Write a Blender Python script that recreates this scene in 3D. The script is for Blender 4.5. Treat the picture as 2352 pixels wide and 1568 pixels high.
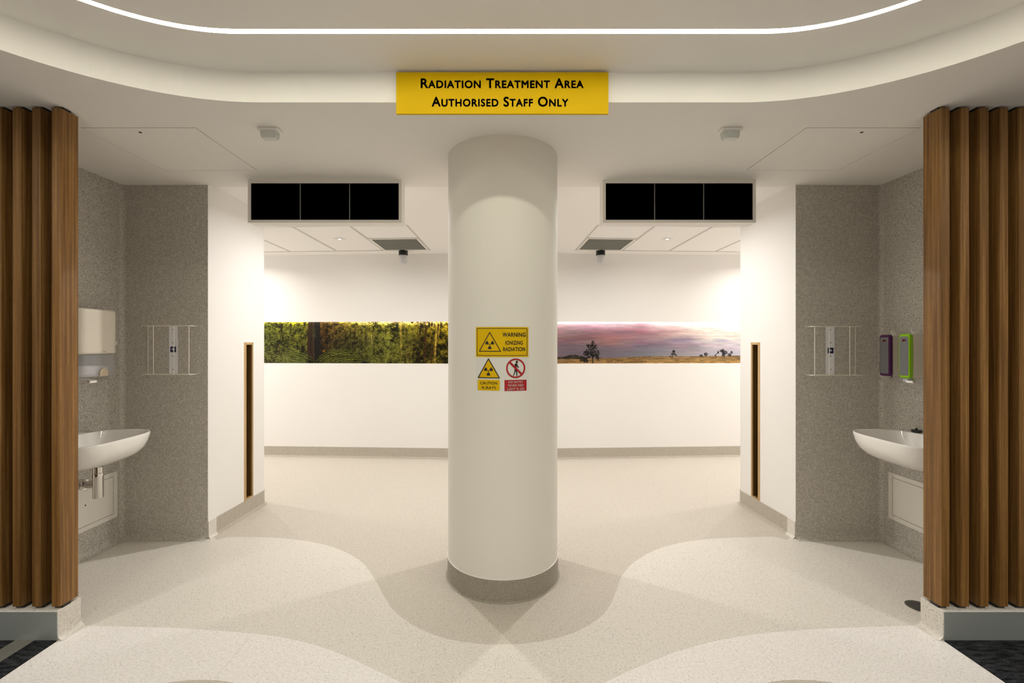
import bpy, bmesh, math, random
import numpy as np
from mathutils import Vector, Matrix
from mathutils.geometry import tessellate_polygon

for o in list(bpy.data.objects):
    bpy.data.objects.remove(o, do_unlink=True)
SC = bpy.context.scene
COL = SC.collection
PI = math.pi

# ------------------------------------------------------------------ camera, world, exposure
F, VX, VY, H = 1045.0, 1158.0, 784.0, 1.5          # focal length and vanishing point in pixels of the 2352 wide frame, eye height
cam = bpy.data.cameras.new('camera')
cam.sensor_width = 36.0
cam.lens = 36.0 * F / 2352.0
cam.shift_x = (1176.0 - VX) / 2352.0
cam.clip_start = 0.02
camo = bpy.data.objects.new('camera', cam)
COL.objects.link(camo)
camo.location = (0, 0, H)
camo.rotation_euler = (PI / 2, 0, 0)
SC.camera = camo
w = bpy.data.worlds.new('world')
SC.world = w
w.use_nodes = True
w.node_tree.nodes['Background'].inputs[0].default_value = (0.02, 0.02, 0.02, 1)
w.node_tree.nodes['Background'].inputs[1].default_value = 0.2
SC.view_settings.view_transform = 'Standard'
SC.view_settings.look = 'None'
SC.view_settings.gamma = 1.0
SC.view_settings.use_curve_mapping = False
SC.view_settings.exposure = 0.45
SC.cycles.use_denoising = True
SC.cycles.use_adaptive_sampling = True
SC.cycles.adaptive_threshold = 0.02
SC.cycles.max_bounces = 12
SC.cycles.diffuse_bounces = 6
SC.cycles.glossy_bounces = 4
SC.cycles.transmission_bounces = 6
SC.cycles.sample_clamp_indirect = 6.0

LED_RING = 28.0           # radiance of the ceiling strip
LED_SLOT = 11.0
P_FILL = 14.5             # watts of each added fill light, unseen, over the waiting area            # radiance of the strip above the murals
P_VISIBLE, P_MAIN, P_FAR = 1.2, 20.0, 6.2       # watts of the corridor downlights
WARM = (1.0, 0.97, 0.935)

# ------------------------------------------------------------------ shared dimensions
XC = -0.018               # centre line of the room
ZC, ZR = 2.69, 2.84       # ceiling, raised ceiling in the cove
TH = math.radians(3.0)    # each wing of the corridor turns by this much
CT, ST = math.cos(TH), math.sin(TH)
WY = 5.805                # where the two back walls meet
YS = 3.50                 # end of the front ceiling


def zback(y):
    return 2.705 - 0.031 * (y - YS)


def wing(u, v):           # wing coordinates -> (a, y); a is the distance out from the centre line
    return (u * CT - v * ST, WY + u * ST + v * CT)


def ay_at(px, py, z):     # pixel on a horizontal plane -> (x, y)
    y = F * (z - H) / (VY - py)
    return ((px - VX) * y / F, y)


# ------------------------------------------------------------------ mesh helpers
ORIG = {}


class MB:
    def __init__(s):
        s.v = []; s.f = []; s.m = []

    def add(s, vs, fs, mi=0):
        n = len(s.v)
        s.v += [tuple(p) for p in vs]
        s.f += [tuple(i + n for i in q) for q in fs]
        s.m += [mi] * len(fs)
        return s

    def box(s, x0, x1, y0, y1, z0, z1, mi=0):
        vs = [(x, y, z) for z in (z0, z1) for y in (y0, y1) for x in (x0, x1)]
        return s.add(vs, [(0, 2, 3, 1), (4, 5, 7, 6), (0, 1, 5, 4), (2, 6, 7, 3), (0, 4, 6, 2), (1, 3, 7, 5)], mi)

    def prism(s, poly, z0, z1, mi=0, cap=True):
        n = len(poly)
        zf0 = z0 if callable(z0) else (lambda p: z0)
        zf1 = z1 if callable(z1) else (lambda p: z1)
        vs = [(p[0], p[1], zf0(p)) for p in poly] + [(p[0], p[1], zf1(p)) for p in poly]
        fs = [(i, (i + 1) % n, n + (i + 1) % n, n + i) for i in range(n)]
        if cap:
            fs += [tuple(range(n - 1, -1, -1)), tuple(range(n, 2 * n))]
        return s.add(vs, fs, mi)

    def cyl(s, c, r, h, axis='z', n=24, r2=None, mi=0):
        r2 = r if r2 is None else r2
        vs = []
        for t, rr in ((0, r), (h, r2)):
            for i in range(n):
                a = 2 * PI * i / n
                p, q = rr * math.cos(a), rr * math.sin(a)
                vs.append({'z': (c[0] + p, c[1] + q, c[2] + t), 'x': (c[0] + t, c[1] + p, c[2] + q),
                           'y': (c[0] + p, c[1] + t, c[2] + q)}[axis])
        fs = [(i, (i + 1) % n, n + (i + 1) % n, n + i) for i in range(n)]
        fs += [tuple(range(n - 1, -1, -1)), tuple(range(n, 2 * n))]
        return s.add(vs, fs, mi)

    def lathe(s, c, prof, n=32, mi=0):
        vs = [(c[0] + r * math.cos(2 * PI * i / n), c[1] + r * math.sin(2 * PI * i / n), c[2] + z)
              for r, z in prof for i in range(n)]
        fs = [(k * n + i, k * n + (i + 1) % n, (k + 1) * n + (i + 1) % n, (k + 1) * n + i)
              for k in range(len(prof) - 1) for i in range(n)]
        return s.add(vs, fs, mi)

    def tube(s, pts, r, n=8, mi=0, closed=False):
        P = [Vector(p) for p in pts]
        N = len(P)
        vs = []
        for k in range(N):
            if closed:
                d = (P[(k + 1) % N] - P[k - 1]).normalized()
            else:
                d = (P[min(k + 1, N - 1)] - P[max(k - 1, 0)]).normalized()
            up = Vector((0, 0, 1)) if abs(d.z) < 0.9 else Vector((0, 1, 0))
            e1 = d.cross(up).normalized(); e2 = d.cross(e1)
            for i in range(n):
                a = 2 * PI * i / n
                vs.append(P[k] + e1 * (r * math.cos(a)) + e2 * (r * math.sin(a)))
        fs = []
        for k in range(N if closed else N - 1):
            k2 = (k + 1) % N
            fs += [(k * n + i, k * n + (i + 1) % n, k2 * n + (i + 1) % n, k2 * n + i) for i in range(n)]
        if not closed:
            fs += [tuple(range(n)), tuple(range((N - 1) * n, N * n))]
        return s.add(vs, fs, mi)

    def sweep(s, path, prof, closed=False, mi=0):
        """path: plan points; prof: (offset to the left of the path, z)."""
        n = len(path)
        offs = []
        for k in range(n):
            p = Vector(path[k])
            a = Vector(path[k - 1]) if (k > 0 or closed) else None
            b = Vector(path[(k + 1) % n]) if (k < n - 1 or closed) else None
            ns = []
            if a is not None:
                d = (p - a).normalized(); ns.append(Vector((-d.y, d.x)))
            if b is not None:
                d = (b - p).normalized(); ns.append(Vector((-d.y, d.x)))
            m = (ns[0] + ns[-1]).normalized()
            offs.append(m / max(0.3, m.dot(ns[0])))
        vs = [(path[k][0] + offs[k].x * o, path[k][1] + offs[k].y * o, z) for k in range(n) for o, z in prof]
        q = len(prof)
        fs = []
        for k in range(n if closed else n - 1):
            k2 = (k + 1) % n
            fs += [(k * q + i, k2 * q + i, k2 * q + i + 1, k * q + i + 1) for i in range(q - 1)]
        return s.add(vs, fs, mi)

    def build(s, name, mats, parent=None, side=None, smooth=False, bevel=0.0, bseg=2, fix=True, origin=None):
        """side: +1 / -1 reads x as distance out from the centre line."""
        mats = mats if isinstance(mats, (list, tuple)) else [mats]
        V = s.v if side is None else [(XC + side * x, y, z) for x, y, z in s.v]
        if parent is not None:
            o0 = ORIG[parent.name]
        elif origin is not None:
            o0 = origin
        else:
            o0 = (0, 0, 0)
        V = [(x - o0[0], y - o0[1], z - o0[2]) for x, y, z in V]
        me = bpy.data.meshes.new(name)
        me.from_pydata(V, [], s.f)
        for m in mats:
            me.materials.append(m)
        me.polygons.foreach_set('material_index', s.m)
        if fix:
            bm = bmesh.new(); bm.from_mesh(me)
            bmesh.ops.recalc_face_normals(bm, faces=bm.faces)
            bm.to_mesh(me); bm.free()
        if smooth:
            me.polygons.foreach_set('use_smooth', [True] * len(me.polygons))
            try:
                me.set_sharp_from_angle(angle=math.radians(40))
            except Exception:
                pass
        o = bpy.data.objects.new(name, me)
        COL.objects.link(o)
        ORIG[o.name] = o0
        if parent is not None:
            o.parent = parent
        else:
            o.location = o0
        if bevel > 0:
            b = o.modifiers.new('bevel', 'BEVEL')
            b.width = bevel; b.segments = bseg; b.limit_method = 'ANGLE'; b.angle_limit = math.radians(35)
            b.harden_normals = False
            me.polygons.foreach_set('use_smooth', [True] * len(me.polygons))
            try:
                me.set_sharp_from_angle(angle=math.radians(60))
            except Exception:
                pass
        return o


def thing(name, label, cat, loc, group=None, side=None):
    if side is not None:
        loc = (XC + side * loc[0], loc[1], loc[2])
    o = bpy.data.objects.new(name, None)
    o.empty_display_size = 0.05
    COL.objects.link(o)
    o.location = loc
    ORIG[o.name] = tuple(loc)
    tag(o, label, cat, group)
    return o


def tag(o, label, cat, group=None):
    o['label'] = label; o['category'] = cat
    if group:
        o['group'] = group
    return o


def struct(o):
    o['kind'] = 'structure'
    return o


def rrect(x0, x1, y0, y1, r, n=8):
    pts = []
    for cx, cy, a0 in ((x1 - r, y1 - r, 0), (x0 + r, y1 - r, 90), (x0 + r, y0 + r, 180), (x1 - r, y0 + r, 270)):
        for i in range(n + 1):
            a = math.radians(a0 + 90.0 * i / n)
            pts.append((cx + r * math.cos(a), cy + r * math.sin(a)))
    return pts


# ------------------------------------------------------------------ materials
def lin(r, g, b):
    return tuple(((c / 255.0) / 12.92 if c / 255.0 <= 0.04045 else ((c / 255.0 + 0.055) / 1.055) ** 2.4) for c in (r, g, b)) + (1.0,)


def mat(name, col, rough=0.5, metal=0.0, emit=None, estr=0.0, alpha=1.0, trans=0.0, spec=None, coat=0.0, ior=None):
    m = bpy.data.materials.new(name)
    m.use_nodes = True
    b = m.node_tree.nodes['Principled BSDF']
    b.inputs['Base Color'].default_value = col if len(col) == 4 else tuple(col) + (1.0,)
    b.inputs['Roughness'].default_value = rough
    b.inputs['Metallic'].default_value = metal
    b.inputs['Alpha'].default_value = alpha
    b.inputs['Transmission Weight'].default_value = trans
    b.inputs['Coat Weight'].default_value = coat
    if spec is not None:
        b.inputs['Specular IOR Level'].default_value = spec
    if ior:
        b.inputs['IOR'].default_value = ior
    if emit is not None:
        b.inputs['Emission Color'].default_value = tuple(emit) + (1.0,)
        b.inputs['Emission Strength'].default_value = estr
    return m


def node(m, t, **kw):
    n = m.node_tree.nodes.new(t)
    for k, v in kw.items():
        setattr(n, k, v)
    return n


def link(m, a, b):
    m.node_tree.links.new(a, b)


def mixc(m, fac, a, b):
    n = node(m, 'ShaderNodeMix', data_type='RGBA')
    if isinstance(fac, (int, float)):
        n.inputs[0].default_value = fac
    else:
        link(m, fac, n.inputs[0])
    for i, c in ((6, a), (7, b)):
        if isinstance(c, (tuple, list)):
            n.inputs[i].default_value = c
        else:
            link(m, c, n.inputs[i])
    return n.outputs[2]


def ramp(m, src, stops):
    n = node(m, 'ShaderNodeValToRGB')
    cr = n.color_ramp
    while len(cr.elements) > 1:
        cr.elements.remove(cr.elements[-1])
    cr.elements[0].position = stops[0][0]; cr.elements[0].color = stops[0][1]
    for p, c in stops[1:]:
        e = cr.elements.new(p); e.color = c
    link(m, src, n.inputs[0])
    return n.outputs[0]


BLK, WHT = (0, 0, 0, 1), (1, 1, 1, 1)


def paint(name, col, rough=0.6):
    m = mat(name, col, rough, spec=0.3)
    b = m.node_tree.nodes['Principled BSDF']
    tc = node(m, 'ShaderNodeTexCoord')
    nz = node(m, 'ShaderNodeTexNoise'); nz.inputs['Scale'].default_value = 220; nz.inputs['Detail'].default_value = 2
    link(m, tc.outputs['Object'], nz.inputs['Vector'])
    bp = node(m, 'ShaderNodeBump'); bp.inputs['Strength'].default_value = 0.04; bp.inputs['Distance'].default_value = 0.001
    link(m, nz.outputs[0], bp.inputs['Height']); link(m, bp.outputs[0], b.inputs['Normal'])
    return m


def terrazzo(name, base, dark, light, scale=235.0, pd=0.16, pl=0.10, rough=0.42, size=0.36, mot=0.07):
    """speckled sheet vinyl: mottled base, small dark chips, small light chips"""
    m = mat(name, base, rough, spec=0.35)
    b = m.node_tree.nodes['Principled BSDF']
    tc = node(m, 'ShaderNodeTexCoord')
    P = tc.outputs['Object']
    nz = node(m, 'ShaderNodeTexNoise'); nz.inputs['Scale'].default_value = 90; nz.inputs['Detail'].default_value = 3
    link(m, P, nz.inputs['Vector'])
    c0 = tuple(x * (1 - mot) for x in base[:3]) + (1,); c1 = tuple(min(1, x * (1 + mot)) for x in base[:3]) + (1,)
    col = ramp(m, nz.outputs[0], [(0.35, c0), (0.65, c1)])
    for sc_, prob, cc, sz in ((scale, pd, dark, size), (scale * 1.35, pl, light, size), (scale * 1.9, pd * 1.2, tuple(0.5 * x + 0.5 * y for x, y in zip(dark, base)), size * 1.1)):
        v = node(m, 'ShaderNodeTexVoronoi'); v.inputs['Scale'].default_value = sc_
        link(m, P, v.inputs['Vector'])
        sep = node(m, 'ShaderNodeSeparateColor'); link(m, v.outputs['Color'], sep.inputs[0])
        lt = node(m, 'ShaderNodeMath', operation='LESS_THAN'); lt.inputs[1].default_value = prob
        link(m, sep.outputs[0], lt.inputs[0])
        md = node(m, 'ShaderNodeMath', operation='MULTIPLY_ADD'); md.inputs[1].default_value = sz; md.inputs[2].default_value = 0.12
        link(m, sep.outputs[1], md.inputs[0])
        l2 = node(m, 'ShaderNodeMath', operation='LESS_THAN'); link(m, v.outputs['Distance'], l2.inputs[0]); link(m, md.outputs[0], l2.inputs[1])
        mu = node(m, 'ShaderNodeMath', operation='MULTIPLY'); link(m, lt.outputs[0], mu.inputs[0]); link(m, l2.outputs[0], mu.inputs[1])
        col = mixc(m, mu.outputs[0], col, cc)
    link(m, col, b.inputs['Base Color'])
    return m


def timber(name, dark, mid, light, rough=0.45):
    m = mat(name, mid, rough, spec=0.35)
    b = m.node_tree.nodes['Principled BSDF']
    tc = node(m, 'ShaderNodeTexCoord'); oi = node(m, 'ShaderNodeObjectInfo')
    mp = node(m, 'ShaderNodeMapping'); mp.inputs['Scale'].default_value = (60, 60, 1.1)
    cb = node(m, 'ShaderNodeCombineXYZ')
    ml = node(m, 'ShaderNodeMath', operation='MULTIPLY'); ml.inputs[1].default_value = 37.0
    link(m, oi.outputs['Random'], ml.inputs[0])
    link(m, ml.outputs[0], cb.inputs[0]); link(m, ml.outputs[0], cb.inputs[2])
    link(m, tc.outputs['Object'], mp.inputs['Vector']); link(m, cb.outputs[0], mp.inputs['Location'])
    n1 = node(m, 'ShaderNodeTexNoise'); n1.inputs['Scale'].default_value = 1.2; n1.inputs['Detail'].default_value = 5; n1.inputs['Roughness'].default_value = 0.6
    link(m, mp.outputs[0], n1.inputs['Vector'])
    col = ramp(m, n1.outputs[0], [(0.30, dark), (0.50, mid), (0.72, light)])
    mp2 = node(m, 'ShaderNodeMapping'); mp2.inputs['Scale'].default_value = (400, 400, 22)
    link(m, tc.outputs['Object'], mp2.inputs['Vector'])
    n2 = node(m, 'ShaderNodeTexNoise'); n2.inputs['Scale'].default_value = 1.0; n2.inputs['Detail'].default_value = 2
    link(m, mp2.outputs[0], n2.inputs['Vector'])
    f2 = ramp(m, n2.outputs[0], [(0.35, (0, 0, 0, 1)), (0.62, (0.30, 0.30, 0.30, 1))])
    col = mixc(m, f2, col, dark)
    var = node(m, 'ShaderNodeMapRange'); var.inputs[3].default_value = 0.82; var.inputs[4].default_value = 1.15
    link(m, oi.outputs['Random'], var.inputs[0])
    hs = node(m, 'ShaderNodeHueSaturation'); link(m, col, hs.inputs['Color']); link(m, var.outputs[0], hs.inputs['Value'])
    link(m, hs.outputs[0], b.inputs['Base Color'])
    return m


M = {}
M['wall'] = paint('wall_paint', (0.82, 0.80, 0.775, 1))
M['ceiling'] = paint('ceiling_paint', (0.82, 0.795, 0.755, 1), 0.8)
M['ceiling_lit'] = paint('corridor_ceiling_lightened', (0.89, 0.87, 0.845, 1), 0.8)  # ceiling paint copy lightened, like the tiles, to paint in brighter light
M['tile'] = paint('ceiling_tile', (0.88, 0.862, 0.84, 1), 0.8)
M['grid'] = mat('grid_metal', (0.58, 0.55, 0.51, 1), 0.5)
M['column'] = paint('column_paint', (0.84, 0.815, 0.745, 1), 0.62)
M['grey'] = terrazzo('grey_speckled_vinyl', (0.56, 0.53, 0.475, 1), (0.10, 0.088, 0.072, 1), (0.72, 0.69, 0.63, 1), scale=240, pd=0.33, pl=0.10, rough=0.5, size=0.46, mot=0.16)
M['floorC'] = terrazzo('beige_speckled_vinyl', (0.56, 0.515, 0.45, 1), (0.15, 0.13, 0.105, 1), (0.78, 0.74, 0.66, 1), pd=0.14, pl=0.12)
M['skirt'] = terrazzo('beige_skirting_vinyl', (0.345, 0.308, 0.252, 1), (0.09, 0.075, 0.06, 1), (0.68, 0.64, 0.56, 1), pd=0.14, pl=0.12)
M['skirt2'] = terrazzo('light_skirting_vinyl', (0.45, 0.41, 0.345, 1), (0.12, 0.10, 0.08, 1), (0.70, 0.66, 0.58, 1), pd=0.14, pl=0.12)
M['floorB'] = terrazzo('cream_speckled_vinyl', (0.70, 0.665, 0.605, 1), (0.20, 0.17, 0.145, 1), (0.85, 0.82, 0.76, 1), pd=0.15, pl=0.08)
M['floorA'] = terrazzo('pale_speckled_vinyl', (0.83, 0.80, 0.775, 1), (0.36, 0.33, 0.30, 1), (0.9, 0.88, 0.85, 1), pd=0.11, pl=0.08)
M['wood'] = timber('slat_timber', (0.102, 0.046, 0.010, 1), (0.212, 0.103, 0.027, 1), (0.345, 0.188, 0.062, 1))
M['lining'] = timber('lining_timber', (0.36, 0.22, 0.09, 1), (0.50, 0.33, 0.15, 1), (0.62, 0.43, 0.22, 1))
M['nichewood'] = timber('dark_lining_timber', (0.075, 0.038, 0.008, 1), (0.14, 0.075, 0.018, 1), (0.20, 0.11, 0.035, 1))
M['steel'] = mat('brushed_steel', (0.46, 0.49, 0.48, 1), 0.40, 0.5)
M['chrome'] = mat('chrome', (0.72, 0.70, 0.67, 1), 0.10, 1.0)
M['ceramic'] = mat('white_ceramic', (0.84, 0.82, 0.79, 1), 0.12, coat=0.3)
M['white'] = mat('white_plastic', (0.85, 0.83, 0.79, 1), 0.35)
M['cream2'] = mat('warm_white_plastic', (0.78, 0.72, 0.62, 1), 0.35)
M['cream'] = mat('cream_plastic', (0.66, 0.61, 0.52, 1), 0.35)
M['black'] = mat('black_plastic', (0.012, 0.012, 0.012, 1), 0.4)
M['gap'] = mat('dark_gap', (0.02, 0.018, 0.015, 1), 0.9)
M['screen'] = mat('black_glass', (0.0004, 0.0004, 0.0005, 1), 0.5, spec=0.0)
M['frame'] = mat('display_frame', (0.80, 0.77, 0.71, 1), 0.45)
M['divider'] = mat('grey_divider', (0.25, 0.25, 0.24, 1), 0.4, 0.5)
M['drain'] = mat('dark_steel', (0.16, 0.155, 0.145, 1), 0.35, 0.8)
M['yellow'] = mat('yellow_sign', (0.62, 0.40, 0.0, 1), 0.5, spec=0.08)
M['yellow2'] = mat('yellow_print', (0.76, 0.49, 0.004, 1), 0.5, spec=0.12)
M['ink'] = mat('black_print', (0.018, 0.010, 0.006, 1), 0.5)
M['redink'] = mat('red_print', (0.42, 0.004, 0.006, 1), 0.45)
M['paper'] = mat('white_print', (0.78, 0.77, 0.72, 1), 0.5)
M['smoke'] = mat('smoky_clear_plastic', (0.55, 0.54, 0.55, 1), 0.25, alpha=0.45)
M['clear'] = mat('clear_plastic', (0.75, 0.76, 0.80, 1), 0.12, alpha=0.55)
M['purple'] = mat('purple_plastic', (0.075, 0.012, 0.085, 1), 0.3)
M['green'] = mat('lime_plastic', (0.24, 0.50, 0.008, 1), 0.3)
M['window'] = mat('grey_window', (0.17, 0.17, 0.175, 1), 0.2)
M['red'] = mat('red_logo', (0.75, 0.012, 0.015, 1), 0.4)
M['wire'] = mat('white_wire', (0.80, 0.76, 0.68, 1), 0.25)
M['plate'] = mat('white_metal_plate', (0.84, 0.84, 0.88, 1), 0.4)
M['navy'] = mat('navy_print', (0.004, 0.012, 0.07, 1), 0.4)
M['lens'] = mat('frosted_lens', (0.60, 0.62, 0.58, 1), 0.3)
M['grille'] = mat('grey_grille', (0.26, 0.26, 0.23, 1), 0.6)
M['towel'] = mat('paper_towel', (0.62, 0.52, 0.38, 1), 0.9)
M['panel'] = mat('cream_panel', (0.80, 0.765, 0.70, 1), 0.45)
M['led'] = mat('lit_diffuser', (1, 1, 1, 1), 0.5, emit=(1.0, 0.965, 0.80), estr=LED_RING)
M['led2'] = mat('lit_slot_strip', (1, 1, 1, 1), 0.5, emit=(1.0, 0.95, 0.88), estr=LED_SLOT)
M['dot'] = mat('lit_lamp_lens', (1, 1, 1, 1), 0.5, emit=(1.0, 0.93, 0.82), estr=6.0)
M['disc'] = mat('lit_opal_disc', (1, 1, 1, 1), 0.5, emit=(1.0, 0.95, 0.85), estr=3.0)
M['carpetlight'] = mat('grey_beige_strip', (0.17, 0.165, 0.14, 1), 0.9)


def carpet_mat():
    m = mat('charcoal_carpet', (0.02, 0.02, 0.025, 1), 0.95, spec=0.1)
    b = m.node_tree.nodes['Principled BSDF']
    tc = node(m, 'ShaderNodeTexCoord')
    mp = node(m, 'ShaderNodeMapping'); mp.inputs['Scale'].default_value = (18, 70, 1); mp.inputs['Rotation'].default_value = (0, 0, 0.12)
    link(m, tc.outputs['Object'], mp.inputs['Vector'])
    n1 = node(m, 'ShaderNodeTexNoise'); n1.inputs['Scale'].default_value = 0.8; n1.inputs['Detail'].default_value = 6
    link(m, mp.outputs[0], n1.inputs['Vector'])
    n2 = node(m, 'ShaderNodeTexNoise'); n2.inputs['Scale'].default_value = 420; n2.inputs['Detail'].default_value = 1
    link(m, tc.outputs['Object'], n2.inputs['Vector'])
    c1 = ramp(m, n1.outputs[0], [(0.35, (0.009, 0.010, 0.012, 1)), (0.62, (0.045, 0.047, 0.052, 1)), (0.8, (0.085, 0.087, 0.09, 1))])
    c2 = ramp(m, n2.outputs[0], [(0.4, (0.35, 0.35, 0.35, 1)), (0.65, (1.5, 1.5, 1.5, 1))])
    mx = node(m, 'ShaderNodeMix', data_type='RGBA', blend_type='MULTIPLY'); mx.inputs[0].default_value = 1
    link(m, c1, mx.inputs[6]); link(m, c2, mx.inputs[7]); link(m, mx.outputs[2], b.inputs['Base Color'])
    bp = node(m, 'ShaderNodeBump'); bp.inputs['Strength'].default_value = 0.5; bp.inputs['Distance'].default_value = 0.004
    link(m, n2.outputs[0], bp.inputs['Height']); link(m, bp.outputs[0], b.inputs['Normal'])
    return m


M['carpet'] = carpet_mat()

# ------------------------------------------------------------------ floor
MB().box(-6.5, 6.5, -4.5, 7.2, -0.1, 0.0).build('floor', M['floorC'])
struct(bpy.data.objects['floor'])


def smooth_px(pts, n=8):
    """Catmull-Rom through floor pixels, returned as floor points"""
    P = [Vector(ay_at(x, y, 0.0)) for x, y in pts]
    P = [2 * P[0] - P[1]] + P + [2 * P[-1] - P[-2]]
    out = []
    for k in range(1, len(P) - 2):
        p0, p1, p2, p3 = P[k - 1:k + 3]
        for i in range(n):
            t = i / n
            out.append(tuple(0.5 * ((2 * p1) + (p2 - p0) * t + (2 * p0 - 5 * p1 + 4 * p2 - p3) * t * t + (3 * p1 - p0 - 3 * p2 + p3) * t ** 3)))
    out.append(tuple(P[-2]))
    return out


CB = [(499, 1240), (520, 1234), (560, 1233), (640, 1235), (720, 1245), (780, 1262), (830, 1290), (858, 1325), (880, 1365), (905, 1402), (950, 1436),
      (1010, 1462), (1080, 1476), (1150, 1480), (1220, 1476), (1290, 1462), (1345, 1440), (1388, 1408), (1410, 1370), (1427, 1325),
      (1455, 1292), (1505, 1263), (1570, 1245), (1650, 1236), (1740, 1233), (1780, 1233), (1806, 1240)]
BA = [(186, 1437), (250, 1438), (400, 1442), (500, 1448), (590, 1456), (670, 1468), (750, 1490), (830, 1523), (910, 1562), (960, 1592),
      (1040, 1625), (1150, 1640), (1260, 1625), (1345, 1592), (1400, 1562), (1475, 1528), (1550, 1498), (1640, 1473), (1740, 1456), (1850, 1446),
      (1990, 1440), (2080, 1437), (2114, 1436)]


def flat(name, poly, z, m, t=0.0):
    tris = tessellate_polygon([[Vector((x, y, 0)) for x, y in poly]])
    b = MB()
    b.add([(x, y, z) for x, y in poly], [tuple(q) for q in tris])
    o = b.build(name, m, fix=False)
    me = o.data
    if sum(p.normal.z for p in me.polygons) < 0:
        me.flip_normals()
    return struct(o)


cb = smooth_px(CB)
polyB = [(XC - 2.24, 3.47), (XC - 2.95, 3.47), (XC - 2.95, 1.6), (XC + 2.95, 1.6), (XC + 2.95, 3.47), (XC + 2.24, 3.47)] + cb[::-1]
polyB = cb + [(XC + 2.235, 3.5), (XC + 2.95, 3.5), (XC + 2.95, 1.0), (XC - 2.95, 1.0), (XC - 2.95, 3.5), (XC - 2.235, 3.5)]
flat('floor_inlay', polyB, 0.0005, M['floorB'])
ba = smooth_px(BA)
polyA = ba + [(XC + 2.2195, 2.30), (XC + 2.2195, -4.4), (XC - 2.2195, -4.4), (XC - 2.2195, 2.30)]
flat('floor_inlay', polyA, 0.0010, M['floorA'])
for s in (-1, 1):
    cx = XC + s * 1.318
    flat('floor_inlay', [(cx + 0.62 * math.cos(2 * PI * i / 64), 1.397 + 0.62 * math.sin(2 * PI * i / 64)) for i in range(64)], 0.0015, M['floorC'])

M['seam'] = mat('vinyl_seam', (0.60, 0.57, 0.53, 1), 0.6)
for z_, pq in ((0.0013, ((578, 1459), (492, 1560))), (0.0008, ((936, 1434), (872, 1470))), (0.0013, ((1722, 1464), (1806, 1560))), (0.0008, ((1372, 1436), (1432, 1470)))):
    p_, q_ = (Vector(ay_at(*c_, 0.0)) for c_ in pq)
    d_ = (q_ - p_).normalized() * 0.0008
    flat('floor_seam', [(p_.x - d_.y, p_.y + d_.x), (p_.x + d_.y, p_.y - d_.x), (q_.x + d_.y, q_.y - d_.x), (q_.x - d_.y, q_.y + d_.x)], z_, M['seam'])

for s, lab in ((-1, 'charcoal flecked carpet beside the left slat screen, with a pale strip'), (1, 'charcoal flecked carpet beside the right slat screen')):
    c = MB().box(2.2205, 5.9, -4.4, 2.276, 0.0005, 0.006)
    if s > 0:
        tag(c.build('carpet', M['carpet'], side=s), lab, 'carpet')
    else:
        t = thing('carpet', lab, 'carpet', (2.3, 2.2, 0), side=s)
        MB().box(2.2205, 2.332, -4.4, 2.276, 0.0005, 0.006).box(2.430, 5.9, -4.4, 2.276, 0.0005, 0.006).build('pile', M['carpet'], t, s)
        MB().box(2.3322, 2.4298, -4.4, 2.276, 0.0005, 0.0055).build('pale_strip', M['carpetlight'], t, s)['label'] = 'pale grey-beige strip set into the dark carpet'

# ------------------------------------------------------------------ ceilings
PA = (1.700, 2.345, 2.533, 3.168)      # access panel opening a0 a1 y0 y1
KR, RS = 1.2, 1.065                    # arc centre and radius of the cove


def ring(half, r, n=24, hx=None):
    hx = half if hx is None else hx
    pts = []
    for cx, cy, a0 in ((hx, half, 0), (-hx, half, 90), (-hx, -half, 180), (hx, -half, 270)):
        for i in range(n + 1):
            a = math.radians(a0 + 90.0 * i / n)
            pts.append((XC + cx + r * math.cos(a), cy + r * math.sin(a)))
    return pts


outer = [(-5.9, -4.5), (5.9, -4.5), (5.9, YS), (-5.9, YS)]
hole = ring(KR, RS)
loops = [outer, hole]
for s in (-1, 1):
    xa, xb = sorted((XC + s * PA[0], XC + s * PA[1]))
    loops.append([(xa, PA[2]), (xb, PA[2]), (xb, PA[3]), (xa, PA[3])])
flatpts = [p for l in loops for p in l]
tris = tessellate_polygon([[Vector((x, y, 0)) for x, y in l] for l in loops])
b = MB()
b.add([(x, y, ZC) for x, y in flatpts], [tuple(t) for t in tris])
n = len(hole)
b.add([(x, y, z) for z in (ZC, ZR + 0.001) for x, y in hole], [(i, (i + 1) % n, n + (i + 1) % n, n + i) for i in range(n)])
b.add([(-5.9, YS, ZC), (5.9, YS, ZC), (5.9, YS, 2.80), (-5.9, YS, 2.80)], [(0, 1, 2, 3)])
for l in loops[2:]:
    b.add([(x, y, z) for z in (ZC, ZC + 0.05) for x, y in l], [(i, (i + 1) % 4, 4 + (i + 1) % 4, 4 + i) for i in range(4)] + [(4, 5, 6, 7)])
o = struct(b.build('ceiling', M['ceiling'], fix=False))
# raised ceiling inside the cove, with a slot for the strip
ro = ring(KR, RS + 0.02)
s1, s2 = ring(KR, 0.766 + 0.0145, hx=1.14), ring(KR, 0.766 - 0.0145, hx=1.14)
b = MB()
n = len(ro)
b.add([(x, y, ZR) for x, y in ro] + [(x, y, ZR) for x, y in s1], [(i, (i + 1) % n, n + (i + 1) % n, n + i) for i in range(n)])
b.add([(x, y, ZR) for x, y in s2], [tuple(range(n))])
o = struct(b.build('ceiling_raised', M['ceiling'], fix=False))

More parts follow.
